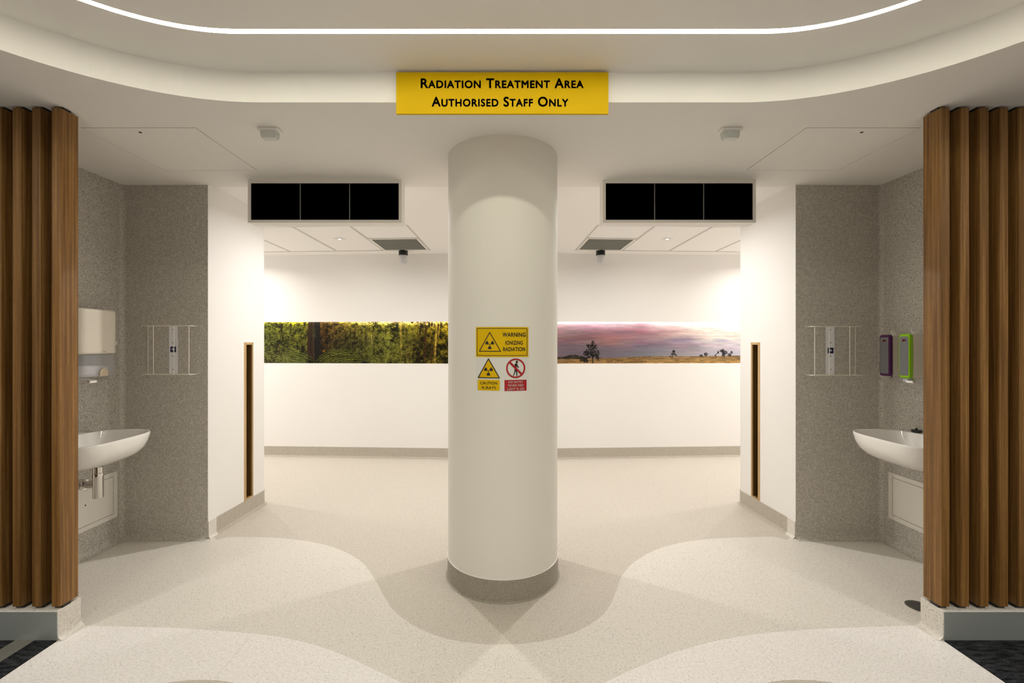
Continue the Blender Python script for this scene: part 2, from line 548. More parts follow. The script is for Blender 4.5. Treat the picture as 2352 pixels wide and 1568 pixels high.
tl = thing('strip_light', 'long curved white strip light recessed in the raised ceiling', 'light', (XC, 1.964, ZR))
b = MB()
rows_ = [(0.0130, 0.002), (0.0115, -0.0005), (0.006, -0.0012), (0.0, -0.0015), (-0.006, -0.0012), (-0.0115, -0.0005), (-0.0130, 0.002)]
b.add([(x, y, ZR + dz) for dr, dz in rows_ for x, y in ring(KR, 0.766 + dr, hx=1.14)],
      [(k * n + i, k * n + (i + 1) % n, (k + 1) * n + (i + 1) % n, (k + 1) * n + i) for k in range(len(rows_) - 1) for i in range(n)])
dif = b.build('diffuser', M['led'], tl, smooth=True)
b = MB()
b.add([(x, y, z) for (ra, z) in ((s1, ZR - 0.0005), (s1, ZR + 0.03), (s2, ZR + 0.03), (s2, ZR - 0.0005)) for x, y in ra],
      [(k * n + i, k * n + (i + 1) % n, (k + 1) * n + (i + 1) % n, (k + 1) * n + i) for k in range(3) for i in range(n)])
b.build('channel', M['white'], tl, fix=False)

for s, lab in ((-1, 'flush square access panel in the ceiling above the left basin'), (1, 'flush square access panel in the ceiling above the right basin')):
    t = thing('ceiling_access_panel', lab, 'access panel', ((PA[0] + PA[1]) / 2, (PA[2] + PA[3]) / 2, ZC), 'ceiling access panels', s)
    g = 0.005
    MB().box(PA[0] + g, PA[1] - g, PA[2] + g, PA[3] - g, ZC - 0.0005, ZC + 0.018).build('panel', M['ceiling'], t, s)
    MB().cyl((2.052, 2.588, ZC - 0.0025), 0.008, 0.002, n=12).build('lock', M['black'], t, s)

# back ceiling: slightly falling, with lay-in tiles in each wing
PBX = 0.0
tile_w, tile_l = 0.6, 1.155


def on_ceiling(px, py):
    y = 5.0
    for _ in range(20):
        y = F * (zback(y) - H) / (VY - py)
    return ((px - VX) * y / F, y)


c1 = on_ceiling(930, 516.5); c2 = on_ceiling(990, 574.6)
ga = (XC - c2[0]); gy = c2[1]
gu, gv = (CT, ST), (-ST, CT)           # wing directions in (a, y)
gl = math.hypot(c1[0] - c2[0], c1[1] - c2[1])


def gp(u, v):                          # grid coordinates: u outwards, v from far edge towards the viewer
    return (ga + gu[0] * u - gv[0] * v, gy + gu[1] * u - gv[1] * v)


NT = 5
for s in (-1, 1):
    corner = [gp(0, 0), gp(0, gl), gp(NT * tile_w, gl), gp(NT * tile_w, 0)]
    b = MB()
    out = [(0, YS), (5.9, YS), (5.9, 6.6), (0, 6.6)]
    lo = [[Vector((x, y, 0)) for x, y in out], [Vector((x, y, 0)) for x, y in corner]]
    tr = tessellate_polygon(lo)
    pts = out + corner
    b.add([(x, y, zback(y)) for x, y in pts], [tuple(q) for q in tr])
    b.add([(0, YS, ZC), (5.9, YS, ZC), (5.9, YS, zback(YS)), (0, YS, zback(YS))], [(0, 1, 2, 3)])
    root = struct(b.build('ceiling_back_left' if s < 0 else 'ceiling_back_right', M['ceiling_lit'], side=s, fix=False))
    ORIG[root.name] = (0, 0, 0)
    zz = lambda p: zback(p[1]) + 0.001
    # perimeter angle and tees
    gb = MB()
    def bar(u0, u1, v0, v1, dz):
        gb.prism([gp(u0, v0), gp(u1, v0), gp(u1, v1), gp(u0, v1)], lambda p: zback(p[1]) + dz, lambda p: zback(p[1]) + 0.02)
    bar(-0.002, 0.022, 0, gl, 0.0005)
    bar(0, NT * tile_w, -0.002, 0.020, 0.0005)
    bar(0, NT * tile_w, gl - 0.020, gl + 0.002, 0.0005)
    for k in range(1, NT):
        bar(k * tile_w - 0.012, k * tile_w + 0.012, 0, gl, 0.0005)
    bar(0, tile_w, 0.585, 0.603, 0.0005)
    gb.build('grid_frame', M['grid'], root, s)
    for k in range(NT):
        u0, u1 = k * tile_w + (0.022 if k == 0 else 0.012), (k + 1) * tile_w - 0.012
        v0 = 0.60 if k == 0 else 0.018
        if True:
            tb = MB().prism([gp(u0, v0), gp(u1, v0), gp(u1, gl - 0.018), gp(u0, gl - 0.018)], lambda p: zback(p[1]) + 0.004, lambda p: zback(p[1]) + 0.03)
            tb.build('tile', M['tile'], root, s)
    # grille in the first bay
    t = thing('ceiling_grille', 'square grey return air grille in the tiled ceiling %s' % ('left of the column' if s < 0 else 'right of the column'), 'grille',
              (gp(0.3, 0.3)[0], gp(0.3, 0.3)[1], zback(gy)), 'ceiling grilles', s)
    a0, a1, b0, b1 = 0.024, 0.586, 0.022, 0.583
    fr = MB()
    for q in ((a0, a1, b0, b0 + 0.022), (a0, a1, b1 - 0.022, b1), (a0, a0 + 0.022, b0 + 0.0225, b1 - 0.0225), (a1 - 0.022, a1, b0 + 0.0225, b1 - 0.0225)):
        fr.prism([gp(q[0], q[2]), gp(q[1], q[2]), gp(q[1], q[3]), gp(q[0], q[3])], lambda p: zback(p[1]) - 0.003, lambda p: zback(p[1]) + 0.014)
    fr.build('frame', M['white'], t, s)
    MB().prism([gp(a0 + .02, b0 + .02), gp(a1 - .02, b0 + .02), gp(a1 - .02, b1 - .02), gp(a0 + .02, b1 - .02)], lambda p: zback(p[1]) + 0.004, lambda p: zback(p[1]) + 0.012).build('mesh_core', M['grille'], t, s)
    lv = MB()
    for k in range(26):
        vv = b0 + 0.028 + k * 0.0202
        lv.prism([gp(a0 + .022, vv), gp(a1 - .022, vv), gp(a1 - .022, vv + 0.006), gp(a0 + .022, vv + 0.006)], lambda p: zback(p[1]) - 0.001, lambda p: zback(p[1]) + 0.005)
    lv = lv.build('blades', M['grille'], t, s)
    lv['kind'] = 'stuff'

# ------------------------------------------------------------------ back walls with the lit slot
Z0, Z1 = 1.213, 1.754
SK = 0.13
cove = [(0.0, SK), (0.004, SK - 0.001), (0.004, 0.022)] + [(0.004 + 0.020 * (1 - math.cos(math.radians(a))), 0.022 - 0.021 * math.sin(math.radians(a))) for a in (15, 30, 45, 60, 75, 90)]


def wp(poly):
    return [wing(u, v) for u, v in poly]


for s in (-1, 1):
    b = MB()
    U = 6.3
    b.prism(wp([(-0.0, 0), (U, 0), (U, 0.10), (-0.0, 0.10)]), 0, Z0)
    b.prism(wp([(0, 0), (U, 0), (U, 0.014), (0, 0.014)]), Z1, 2.66)
    b.prism(wp([(0, 0.014), (U, 0.014), (U, 0.10), (0, 0.10)]), Z1 + 0.06, 2.66)
    b.prism(wp([(0, 0.08), (U, 0.08), (U, 0.14), (0, 0.14)]), Z0 - 0.05, Z1 + 0.1)
    struct(b.build('wall_back_left' if s < 0 else 'wall_back_right', M['wall'], side=s))
    path = wp([(U, 0), (0.0, 0)]) if s > 0 else wp([(U, 0), (0.0, 0)])
    k = MB().sweep(path, cove)
    struct(k.build('baseboard_back_left' if s < 0 else 'baseboard_back_right', M['skirt2'], side=s, smooth=True))
    t = thing('slot_light', 'hidden strip light glowing above the %s mural' % ('forest' if s < 0 else 'outback'), 'light', (*wing(1.9, 0.05), Z1 + 0.05), side=s)
    MB().prism(wp([(0.02, 0.022), (3.9, 0.022), (3.9, 0.045), (0.02, 0.045)]), Z1 + 0.035, Z1 + 0.045).build('diffuser', M['led2'], t, s)
    MB().prism(wp([(0.02, 0.018), (3.9, 0.018), (3.9, 0.049), (0.02, 0.049)]), Z1 + 0.0455, Z1 + 0.058).build('channel', M['white'], t, s)

# ------------------------------------------------------------------ blade walls (white ends with the timber slots)
AB = (2.235, 3.462)
ublade = (AB[0]) * CT + (AB[1] - WY) * ST
vb0 = -(AB[0]) * ST + (AB[1] - WY) * CT
vb1 = -1.655
vs0 = (3.900 - WY) * CT - 2.21 * ST
vs1 = (4.030 - WY) * CT - 2.21 * ST
SLZ0, SLZ1 = 0.131, 1.492
for s in (-1, 1):
    b = MB()
    top = 2.72
    b.prism(wp([(ublade, vb0), (ublade, vs0), (ublade + 0.35, vs0), (ublade + 0.35, vb0)]), 0, top)
    R = 0.09
    arc = [(ublade + R - R * math.cos(math.radians(a)), vb1 - R + R * math.sin(math.radians(a))) for a in range(0, 91, 9)]
    b.prism(wp([(ublade, vs1)] + arc + [(ublade + 4, vb1), (ublade + 4, vb1 - 0.12), (ublade + 0.35, vb1 - 0.12), (ublade + 0.35, vs1)]), 0, top)
    b.prism(wp([(ublade, vs0), (ublade, vs1), (ublade + 0.35, vs1), (ublade + 0.35, vs0)]), 0, SLZ0)
    b.prism(wp([(ublade, vs0), (ublade, vs1), (ublade + 0.35, vs1), (ublade + 0.35, vs0)]), SLZ1, top)
    b.prism(wp([(ublade + 0.12, vs0), (ublade + 0.12, vs1), (ublade + 0.35, vs1), (ublade + 0.35, vs0)]), SLZ0, SLZ1)
    struct(b.build('wall_blade_left' if s < 0 else 'wall_blade_right', M['wall'], side=s))
    # skirting: first stretch pale, the rest beige, as the floor changes colour
    vsplit = (3.549 - WY) * CT - 2.2 * ST
    p1 = wp([(ublade, vsplit), (ublade, vb0)])
    p2 = wp([(ublade + 3.5, vb1)] + arc[::-1] + [(ublade, vsplit)])
    for nm, p, mm in (('baseboard_blade_front', p1, M['floorB']), ('baseboard_blade_back', p2, M['skirt2'])):
        k = MB().sweep(p[::-1], cove)
        struct(k.build(nm + ('_left' if s < 0 else '_right'), mm, side=s, smooth=True))
    # timber lining
    t = thing('timber_niche', 'tall narrow timber lined recess in the white wall %s of the column' % ('left' if s < 0 else 'right'), 'recess',
              (*wing(ublade, (vs0 + vs1) / 2), SLZ0), 'timber lined recesses', s)
    th = 0.018
    e = -0.002
    vn, vf = vs0, vs1
    ti, di = 0.007, 0.1
    def lining(nm, v0_, v1_, z0_, z1_):
        o_ = MB().prism(wp([(ublade + ti, v0_), (ublade + ti, v1_), (ublade + di, v1_), (ublade + di, v0_)]), z0_, z1_).build(nm, M['nichewood'], t, s)
        MB().prism(wp([(ublade + e, v0_), (ublade + e, v1_), (ublade + ti, v1_), (ublade + ti, v0_)]), z0_, z1_).build('edging', M['lining'], o_, s)['label'] = 'pale timber edging'
    lining('side_lining', vn, vn + 0.030, SLZ0, SLZ1)
    lining('side_lining', vf - th, vf, SLZ0, SLZ1)
    lining('top_lining', vn + .0302, vf - th - .0002, SLZ1 - 0.02, SLZ1)
    lining('bottom_lining', vn + .0302, vf - th - .0002, SLZ0, SLZ0 + 0.012)
    MB().prism(wp([(ublade + .101, vn), (ublade + .101, vf), (ublade + .119, vf), (ublade + .119, vn)]), SLZ0, SLZ1).build('back_panel', M['nichewood'], t, s)

# ------------------------------------------------------------------ basin niches in grey vinyl
AN, YN = 2.885, 3.46
for s in (-1, 1):
    b = MB()
    # mass behind
    b.box(AN + 0.004, 5.9, 2.408, 3.62, 0, 2.70)
    b.box(2.34, AN + 0.004, YN + 0.006, 3.62, 0, 2.70)
    struct(b.build('wall_niche_core_left' if s < 0 else 'wall_niche_core_right', M['wall'], side=s))
    rc = 0.03
    arc = [(AN - rc + rc * math.cos(math.radians(a)), YN - rc + rc * math.sin(math.radians(a))) for a in range(0, 91, 15)]
    path = [(AN, 2.408)] + arc + [(2.2365, YN)]
    prof = [(0, ZC), (0, 0.045)] + [(0.045 * (1 - math.cos(math.radians(a))), 0.045 - 0.0435 * math.sin(math.radians(a))) for a in range(15, 91, 15)]
    k = MB().sweep(path, prof)
    k.add([(2.2365, YN, 0.0), (2.2365, YN + 0.01, 0.0), (2.2365, YN + 0.01, ZC), (2.2365, YN, ZC)], [(0, 1, 2, 3)])
    struct(k.build('wall_left' if s < 0 else 'wall_right', M['grey'], side=s, smooth=True))
# enclosing walls of the waiting area and corridor ends (outside the picture)
struct(MB().box(-6.0, 6.0, -4.6, -4.5, 0, 3.0).build('wall_front', M['wall']))
for s in (-1, 1):
    struct(MB().box(5.9, 6.0, -4.6, 7.0, 0, 3.0).build('wall_outer_left' if s < 0 else 'wall_outer_right', M['wall'], side=s))

# ------------------------------------------------------------------ plinths and slat screens
for s in (-1, 1):
    sd = 'left' if s < 0 else 'right'
    t = thing('plinth', 'low speckled vinyl plinth with steel kick plate under the %s slat screen' % sd, 'plinth', (2.5, 2.34, 0), 'plinths under the slat screens', s)
    MB().box(2.2195, 5.8, 2.281, 2.407, 0.0, 0.1495).build('body', M['floorB'], t, s, bevel=0.003)
    MB().box(2.2215, 5.8, 2.2785, 2.2808, 0.006, 0.1445).build('kick_plate', M['steel'], t, s)['label'] = 'dull steel kick plate'
    # coved foot of the plinth end
    r = 0.03
    prof = [(r * (1 - math.cos(math.radians(a))), r - (r - 0.0012) * math.sin(math.radians(a))) for a in range(0, 91, 15)]
    path = [(2.2193, 2.279), (2.2193, 2.41)]
    MB().sweep(path, prof).build('cove', M['floorB'], t, s, smooth=True)
    t = thing('slat_screen', 'screen of upright brown timber slats at the %s edge of the entrance' % sd, 'screen', (2.5, 2.343, 0.1495), 'timber slat screens', s)
    MB().box(2.250, 5.8, 2.3935, 2.4035, 0.1497, 2.6895).build('light_stop_panel', M['nichewood'], t, s)  # unseen panel added to keep light out of the slat gaps
    first = None
    NS = 20
    for k in range(NS):
        a = 2.2205 + 0.0985 * k
        if first is None:
            sl = MB().box(a, a + 0.043, 2.293, 2.392, 0.1635, 2.679).build('slat', M['wood'], t, s, bevel=0.0012, bseg=1)
            f1 = MB().box(a + 0.0005, a + 0.0425, 2.310, 2.352, 0.1497, 0.1633).build('foot_spacer', M['black'], sl, s)
            f2 = MB().box(a + 0.0005, a + 0.0425, 2.310, 2.352, 2.6792, 2.6895).build('head_spacer', M['black'], sl, s)
            first = (sl, f1, f2)
        else:
            c = first[0].copy(); COL.objects.link(c); c.parent = t; c.location = (s * 0.0985 * k, 0, 0)
            for f in first[1:]:
                d = f.copy(); COL.objects.link(d); d.parent = c

# ------------------------------------------------------------------ column
CXc, CYc, CR = -0.009, 2.968, 0.3535
t = thing('column', 'thick round cream column with a speckled grey base in the middle', 'column', (CXc, CYc, 0))
MB().lathe((CXc, CYc, 0), [(CR, 0.0), (CR, ZC + 0.0)], 128).build('shaft', M['column'], t, smooth=True)
circ = [(CXc + CR * math.cos(2 * PI * i / 128), CYc + CR * math.sin(2 * PI * i / 128)) for i in range(128)]
MB().sweep(circ, [(-0.001, SK), (-0.0045, SK - 0.001), (-0.0045, 0.012), (-0.006, 0.005), (-0.010, 0.002), (-0.015, 0.0012)], closed=True).build('skirting', M['skirt'], t, smooth=True)['label'] = 'speckled beige vinyl base coved into the floor'
MB().sweep(circ, [(-0.0005, SK + 0.004), (-0.0045, SK + 0.003), (-0.0045, SK - 0.001), (-0.0005, SK - 0.001)], closed=True).build('capping', M['white'], t, smooth=True)

# ------------------------------------------------------------------ text and flat print
def text_shape(s, bold=0.0, caps=False, capscale=0.76, space=1.0):
    cu = bpy.data.curves.new('lettering', 'FONT')
    cu.body = s
    cu.space_character = space
    cu.fill_mode = 'FRONT'
    cu.resolution_u = 6
    if caps:
        cu.small_caps_scale = capscale
        for f in cu.body_format:
            f.use_small_caps = True
    o = bpy.data.objects.new('lettering', cu)
    COL.objects.link(o)
    dg = bpy.context.evaluated_depsgraph_get()
    me = bpy.data.meshes.new_from_object(o.evaluated_get(dg))
    V = [(v.co.x, v.co.y) for v in me.vertices]
    Fs = [tuple(p.vertices) for p in me.polygons]
    bpy.data.objects.remove(o, do_unlink=True)
    bpy.data.meshes.remove(me)
    if bold > 0:
        V0, F0 = V, Fs
        V, Fs = [], []
        for k in range(8):
            dx, dy = bold * math.cos(k * PI / 4), bold * math.sin(k * PI / 4)
            n0 = len(V)
            V += [(x + dx, y + dy) for x, y in V0]
            Fs += [tuple(i + n0 for i in f) for f in F0]
    return V, Fs


def fit(V, x0, x1, y0, y1):
    xs = [p[0] for p in V]; ys = [p[1] for p in V]
    ax, bx, ay, by = min(xs), max(xs), min(ys), max(ys)
    return [(x0 + (x - ax) / (bx - ax) * (x1 - x0), y0 + (y - ay) / (by - ay) * (y1 - y0)) for x, y in V]


# ceiling hung sign
SY = 2.244
t = thing('hanging_sign', 'long yellow sign reading Radiation Treatment Area Authorised Staff Only above the column', 'sign', (-0.005, SY, 2.63))
sx = lambda px: (px - VX) * SY / F
sz = lambda py: H - (py - VY) * SY / F
MB().box(sx(910), sx(1397.5), SY, SY + 0.012, sz(261), sz(166)).build('board', M['yellow'], t)
for word, x0, x1, y0, y1 in (('Radiation Treatment Area', 966.2, 1340.5, 203, 179.8), ('Authorised Staff Only', 991.5, 1305.6, 245.3, 222.0)):
    V, Fs = text_shape(word, 0.030, True, 0.77, 1.10)
    V = fit(V, sx(x0), sx(x1), sz(y0), sz(y1))
    MB().add([(x, SY - 0.0008, z) for x, z in V], Fs).build('lettering', M['ink'], t, fix=False)['label'] = 'line of dark small capitals'


# stickers wrapped round the column
def cx2w(cx, cy):           # close-up pixel of the stickers -> x, z on the shaft
    px, py = 1070 + cx / 8.711, 730 + cy / 8.711
    x = (px - VX) * 2.62 / F
    for _ in range(4):
        y = CYc - math.sqrt(CR * CR - (x - CXc) ** 2)
        x = (px - VX) * y / F
    return x, H - (py - VY) * 2.617 / F


def wrap(name, shapes, m, parent, eps):
    """shapes: list of (verts in close-up pixels, faces)"""
    bm = bmesh.new()
    for V, Fs in shapes:
        vs = [bm.verts.new((*cx2w(x, y), 0)) for x, y in V]
        for f in Fs:
            try:
                bm.faces.new([vs[i] for i in f])
            except ValueError:
                pass
    xs = [v.co.x for v in bm.verts]
    x = min(xs) + 0.006
    while x < max(xs):
        g = bm.verts[:] + bm.edges[:] + bm.faces[:]
        bmesh.ops.bisect_plane(bm, geom=g, plane_co=(x, 0, 0), plane_no=(1, 0, 0), dist=1e-6)
        x += 0.006
    bm.verts.index_update()
    R = CR + eps
    V = [(v.co.x, CYc - math.sqrt(R * R - (v.co.x - CXc) ** 2), v.co.y) for v in bm.verts]
    Fs = [tuple(v.index for v in f.verts) for f in bm.faces]
    bm.free()
    return MB().add(V, Fs).build(name, m, parent, fix=False)


def rect(x0, y0, x1, y1):
    return ([(x0, y0), (x1, y0), (x1, y1), (x0, y1)], [(0, 1, 2, 3)])


def rectline(x0, y0, x1, y1, w):
    return [rect(x0, y0, x1, y0 + w), rect(x0, y1 - w, x1, y1), rect(x0, y0 + w, x0 + w, y1 - w), rect(x1 - w, y0 + w, x1, y1 - w)]


def disc(cx, cy, r, n=28):
    return ([(cx + r * math.cos(2 * PI * i / n), cy + r * math.sin(2 * PI * i / n)) for i in range(n)], [tuple(range(n))])


def thick(p, q, w):
    d = Vector((q[0] - p[0], q[1] - p[1])).normalized() * (w / 2)
    return ([(p[0] - d.y, p[1] + d.x), (q[0] - d.y, q[1] + d.x), (q[0] + d.y, q[1] - d.x), (p[0] + d.y, p[1] - d.x)], [(0, 1, 2, 3)])


def triline(ax, ay, bx0, bx1, by, w):
    P = [(ax, ay + w / 2), (bx1 - w / 2, by - w / 2), (bx0 + w / 2, by - w / 2)]
    return [thick(P[i], P[(i + 1) % 3], w) for i in range(3)] + [disc(*p, w / 2, 14) for p in P]


def trefoil(cx, cy, r0, r1, rc):
    sh = [disc(cx, cy, rc, 16)]
    for a0 in (90, 210, 330):
        pts = [(cx + r0 * math.cos(math.radians(a)), cy + r0 * math.sin(math.radians(a))) for a in (a0 - 27, a0, a0 + 27)]
        pts += [(cx + r1 * math.cos(math.radians(a)), cy + r1 * math.sin(math.radians(a))) for a in (a0 + 27, a0 + 18, a0 + 9, a0, a0 - 9, a0 - 18, a0 - 27)]
        sh.append((pts, [tuple(range(len(pts)))]))
    return sh


def words(s, x0, y0, x1, y1, bold=0.032, space=1.06):
    V, Fs = text_shape(s, bold, space=space)
    return [(fit([(x, -y) for x, y in V], x0, x1, y0, y1), Fs)]


sticker_root = thing('warning_sign', 'yellow warning ionizing radiation sign stuck on the column', 'sign', (-0.01, 2.615, 1.41))
t = sticker_root
wrap('panel', [rect(200, 178, 1253, 783)], M['yellow2'], t, 0.0008)
wrap('border', rectline(220, 203, 1229, 756, 11), M['ink'], t, 0.0014)
wrap('warning_triangle', triline(478, 280, 262, 705, 675, 17), M['ink'], t, 0.0014)
wrap('radiation_symbol', trefoil(478, 532, 30, 92, 14), M['ink'], t, 0.0014)
wrap('lettering', words('WARNING', 733, 290, 1197, 378), M['ink'], t, 0.0014)
wrap('lettering', words('IONIZING', 790, 455, 1142, 537), M['ink'], t, 0.0014)
wrap('lettering', words('RADIATION', 745, 583, 1185, 667), M['ink'], t, 0.0014)
t = thing('safety_sticker', 'white sticker with caution x-rays and no entry symbols below the yellow warning sign', 'sticker', (-0.01, 2.615, 1.2))
wrap('backing', [rect(203, 788, 1262, 1470)], M['paper'], t, 0.0004)
wrap('caution_triangle', [([(452, 812), (676, 1204), (244, 1204)], [(0, 1, 2)])], M['yellow2'], t, 0.0010)
wrap('triangle_border', triline(452, 808, 238, 682, 1208, 19), M['ink'], t, 0.0016)
wrap('radiation_symbol', trefoil(452, 1063, 30, 92, 14), M['ink'], t, 0.0016)
pn = wrap('caution_panel', [rect(238, 1237, 678, 1455)], M['yellow2'], t, 0.0010)
wrap('lettering', words('CAUTION', 288, 1275, 625, 1333, 0.02), M['ink'], pn, 0.0016)
wrap('lettering', words('X-RAYS', 312, 1368, 602, 1425, 0.02), M['ink'], pn, 0.0016)
ringf = ([(997 + r * math.cos(2 * PI * i / 48), 1007 + r * 1.03 * math.sin(2 * PI * i / 48)) for r in (192, 160) for i in range(48)],
         [(i, (i + 1) % 48, 48 + (i + 1) % 48, 48 + i) for i in range(48)])
man = [disc(1020, 880, 25, 18),
       ([(985, 915), (1000, 905), (1022, 905), (1032, 925), (1042, 962), (1062, 985), (1060, 997), (1040, 995), (1022, 975), (1016, 960), (1018, 1010), (1024, 1060), (1032, 1110), (1030, 1165), (1012, 1162), (1008, 1110), (996, 1062), (986, 1100), (960, 1160), (942, 1155), (964, 1105), (972, 1050), (974, 1000), (970, 960), (976, 930)], None)]
V = man[1][0]
man[1] = (V, [tuple(q) for q in tessellate_polygon([[Vector((x, y, 0)) for x, y in V]])])
wrap('walking_figure', man, M['ink'], t, 0.0010)
wrap('prohibition_ring', [ringf, thick((880, 888), (1114, 1126), 42)], M['redink'], t, 0.0016)
pn = wrap('red_panel', [rect(773, 1240, 1215, 1460)], M['redink'], t, 0.0010)
wrap('lettering', words('NO ENTRY', 850, 1262, 1143, 1305, 0.016), M['paper'], pn, 0.0016)
wrap('lettering', words('WHEN RED', 840, 1327, 1155, 1373, 0.016), M['paper'], pn, 0.0016)
wrap('lettering', words('LIGHT IS ON', 828, 1397, 1167, 1445, 0.016), M['paper'], pn, 0.0016)

# ------------------------------------------------------------------ display boxes
for s in (-1, 1):
    Y0, Y1 = 3.343, 3.455
    x_in, x_out = 0.746 - 0.018 + 0.015, 1.882
    a0, a1 = 0.736, 1.866
    if s > 0:
        a0, a1 = 0.744, 1.868
    zb, zt = 2.373, ZC - 0.0005
    t = thing('display_box', 'white ceiling box with three black display panels %s of the column' % ('left' if s < 0 else 'right'), 'display', ((a0 + a1) / 2, Y0, zb), 'black display boxes', s)
    MB().box(a0, a1, Y0 + 0.03, Y1, zb, zt).build('housing', M['wall'], t, s)
    fw = 0.0205
    fr = MB()
    fr.box(a0, a1, Y0, Y0 + 0.0295, zb, zb + fw).box(a0, a1, Y0, Y0 + 0.0295, zt - fw - 0.005, zt)
    fr.box(a0, a0 + fw, Y0, Y0 + 0.0295, zb + fw, zt - fw - 0.005).box(a1 - fw, a1, Y0, Y0 + 0.0295, zb + fw, zt - fw - 0.005)
    fr.build('frame', M['frame'], t, s)
    inner = (a1 - a0 - 2 * fw)
    for k in range(3):
        p0 = a0 + fw + inner * k / 3 + (0.003 if k else 0.0005)
        p1 = a0 + fw + inner * (k + 1) / 3 - (0.003 if k < 2 else 0.0005)
        MB().box(p0, p1, Y0 + 0.008, Y0 + 0.0292, zb + fw + 0.0005, zt - fw - 0.0055).build('display_panel', M['screen'], t, s)
        if k:
            MB().box(p0 - 0.0055, p0 - 0.0005, Y0 + 0.005, Y0 + 0.0292, zb + fw + 0.0005, zt - fw - 0.0055).build('divider', M['divider'], t, s)

# ------------------------------------------------------------------ downlights
def downlight(a, y, z, s, power, label='', radius=0.035, spread=160):
    t = thing('downlight', label, 'light', (a, y, z), 'recessed corridor downlights', s)
    c = (a, y, z - 0.004)
    MB().lathe(c, [(0.062, 0.004), (0.062, 0.0), (0.056, -0.001), (0.046, 0.0015), (0.040, 0.003)], 40).build('trim_ring', M['white'], t, s, smooth=True)
    MB().lathe(c, [(0.040, 0.003), (0.0001, 0.0032)], 40).build('baffle', M['white'], t, s, smooth=True)
    MB().cyl((a, y, z - 0.0035), 0.011, 0.0015, n=16).build('lamp_lens', M['dot'], t, s)
    L = bpy.data.lights.new('downlight_lamp', 'AREA')
    L.shape = 'DISK'; L.size = radius * 2; L.energy = power; L.color = WARM; L.spread = math.radians(spread)
    o = bpy.data.objects.new('downlight_lamp', L)
    COL.objects.link(o); o.parent = t; o.location = (0, 0, -0.008)
    return t


for s, sd in ((-1, 'left'), (1, 'right')):
    a, y = (1.845, 5.15) if s < 0 else (1.862, 5.15)
    downlight(a, y, zback(y) + 0.004, s, P_VISIBLE, 'small recessed downlight in the tiled ceiling beside the %s grille' % sd)
    downlight(1.18, 4.12, zback(4.12), s, P_MAIN, spread=168, label='recessed downlight hidden behind the %s display box' % sd)
    downlight(3.22, 5.36, zback(5.36), s, P_FAR, spread=150, label='recessed downlight round the corner of the %s corridor' % sd)
    downlight(4.60, 5.15, zback(5.15), s, P_FAR * 4.8, spread=170, label='unseen downlight added to lift the bounce light of the %s corridor' % sd)  # extra lamp out of view, added to raise the corridor's bounced light

# unseen disc lights added over the waiting area to lift the ambient light
for i_, (x_, y_, z_, lab) in enumerate(((3.0, 0.7, ZC, 'front right'), (-3.0, 0.7, ZC, 'front left'), (3.2, -1.4, ZC, 'rear right'), (-3.2, -1.4, ZC, 'rear left'), (1.2, -3.2, ZC, 'far right'), (-1.2, -3.2, ZC, 'far left'))):
    t = thing('fill_light', 'unseen round ceiling light added for front fill, %s' % lab, 'light', (XC + x_, y_, z_), 'added fill lights of the waiting area')
    c = (XC + x_, y_, z_)
    MB().lathe(c, [(0.135, -0.0003), (0.135, -0.012), (0.126, -0.014), (0.120, -0.008)], 40).build('rim', M['white'], t, smooth=True)
    L = bpy.data.lights.new('fill_lamp', 'AREA')
    L.shape = 'DISK'; L.size = 0.24; L.energy = P_FILL * (0.5 if abs(x_) < 2 else 1.0); L.color = (1.0, 0.975, 0.925)
    o = bpy.data.objects.new('fill_lamp', L)
    COL.objects.link(o); o.parent = t; o.location = (0, 0, -0.016)
    MB().lathe(c, [(0.120, -0.008), (0.0001, -0.009)], 40).build('opal_disc', M['disc'], t)

# ------------------------------------------------------------------ beacons and sensors
for s, sd in ((-1, 'left'), (1, 'right')):
    a, y = (1.246, 5.70) if s < 0 else (1.226, 5.70)
    z = zback(y)
    t = thing('beacon', 'small clear warning beacon with black cap hanging from the ceiling %s of the column' % sd, 'beacon', (a, y, z), 'ceiling beacons', s)
    MB().lathe((a, y, z), [(0.0, -0.0005), (0.056, -0.0005), (0.057, -0.055), (0.050, -0.060), (0.0, -0.060)], 32).build('cap', M['black'], t, s, smooth=True)
    MB().lathe((a, y, z), [(0.048, -0.0605), (0.047, -0.07), (0.043, -0.14), (0.036, -0.158), (0.0, -0.162)], 32).build('dome', M['clear'], t, s, smooth=True)
    MB().cyl((a, y, z - 0.13), 0.014, 0.069, n=16).build('lamp', M['white'], t, s)
    # detector
    a = 1.276 if s < 0 else 1.286
    y = 2.545
    t = thing('motion_sensor', 'small white motion sensor on the ceiling %s of the yellow sign' % ('lower left' if s < 0 else 'lower right'), 'sensor', (a, y, ZC), 'ceiling motion sensors', s)
    a0, a1 = 1.236, 1.354
    if s > 0:
        a0, a1 = 1.226, 1.344
    MB().prism(rrect(a0, a1, 2.522, 2.585, 0.012), ZC - 0.017, ZC - 0.0003).build('base_plate', M['white'], t, s, bevel=0.003)
    b = MB()
    rows = [(0, 0.0175), (0.001, 0.032), (0.004, 0.050), (0.010, 0.0575)]
    ps = [rrect(a0 + 0.012 + d, a1 - 0.012 - d, 2.524 + d * .5, 2.580 - d, 0.014) for d, _ in rows]
    nn = len(ps[0])
    b.add([(x, yy, ZC - rows[k][1]) for k in range(4) for x, yy in ps[k]], [(k * nn + i, k * nn + (i + 1) % nn, (k + 1) * nn + (i + 1) % nn, (k + 1) * nn + i) for k in range(3) for i in range(nn)] + [tuple(3 * nn + i for i in range(nn))])
    b.build('lens', M['lens'], t, s, smooth=True)

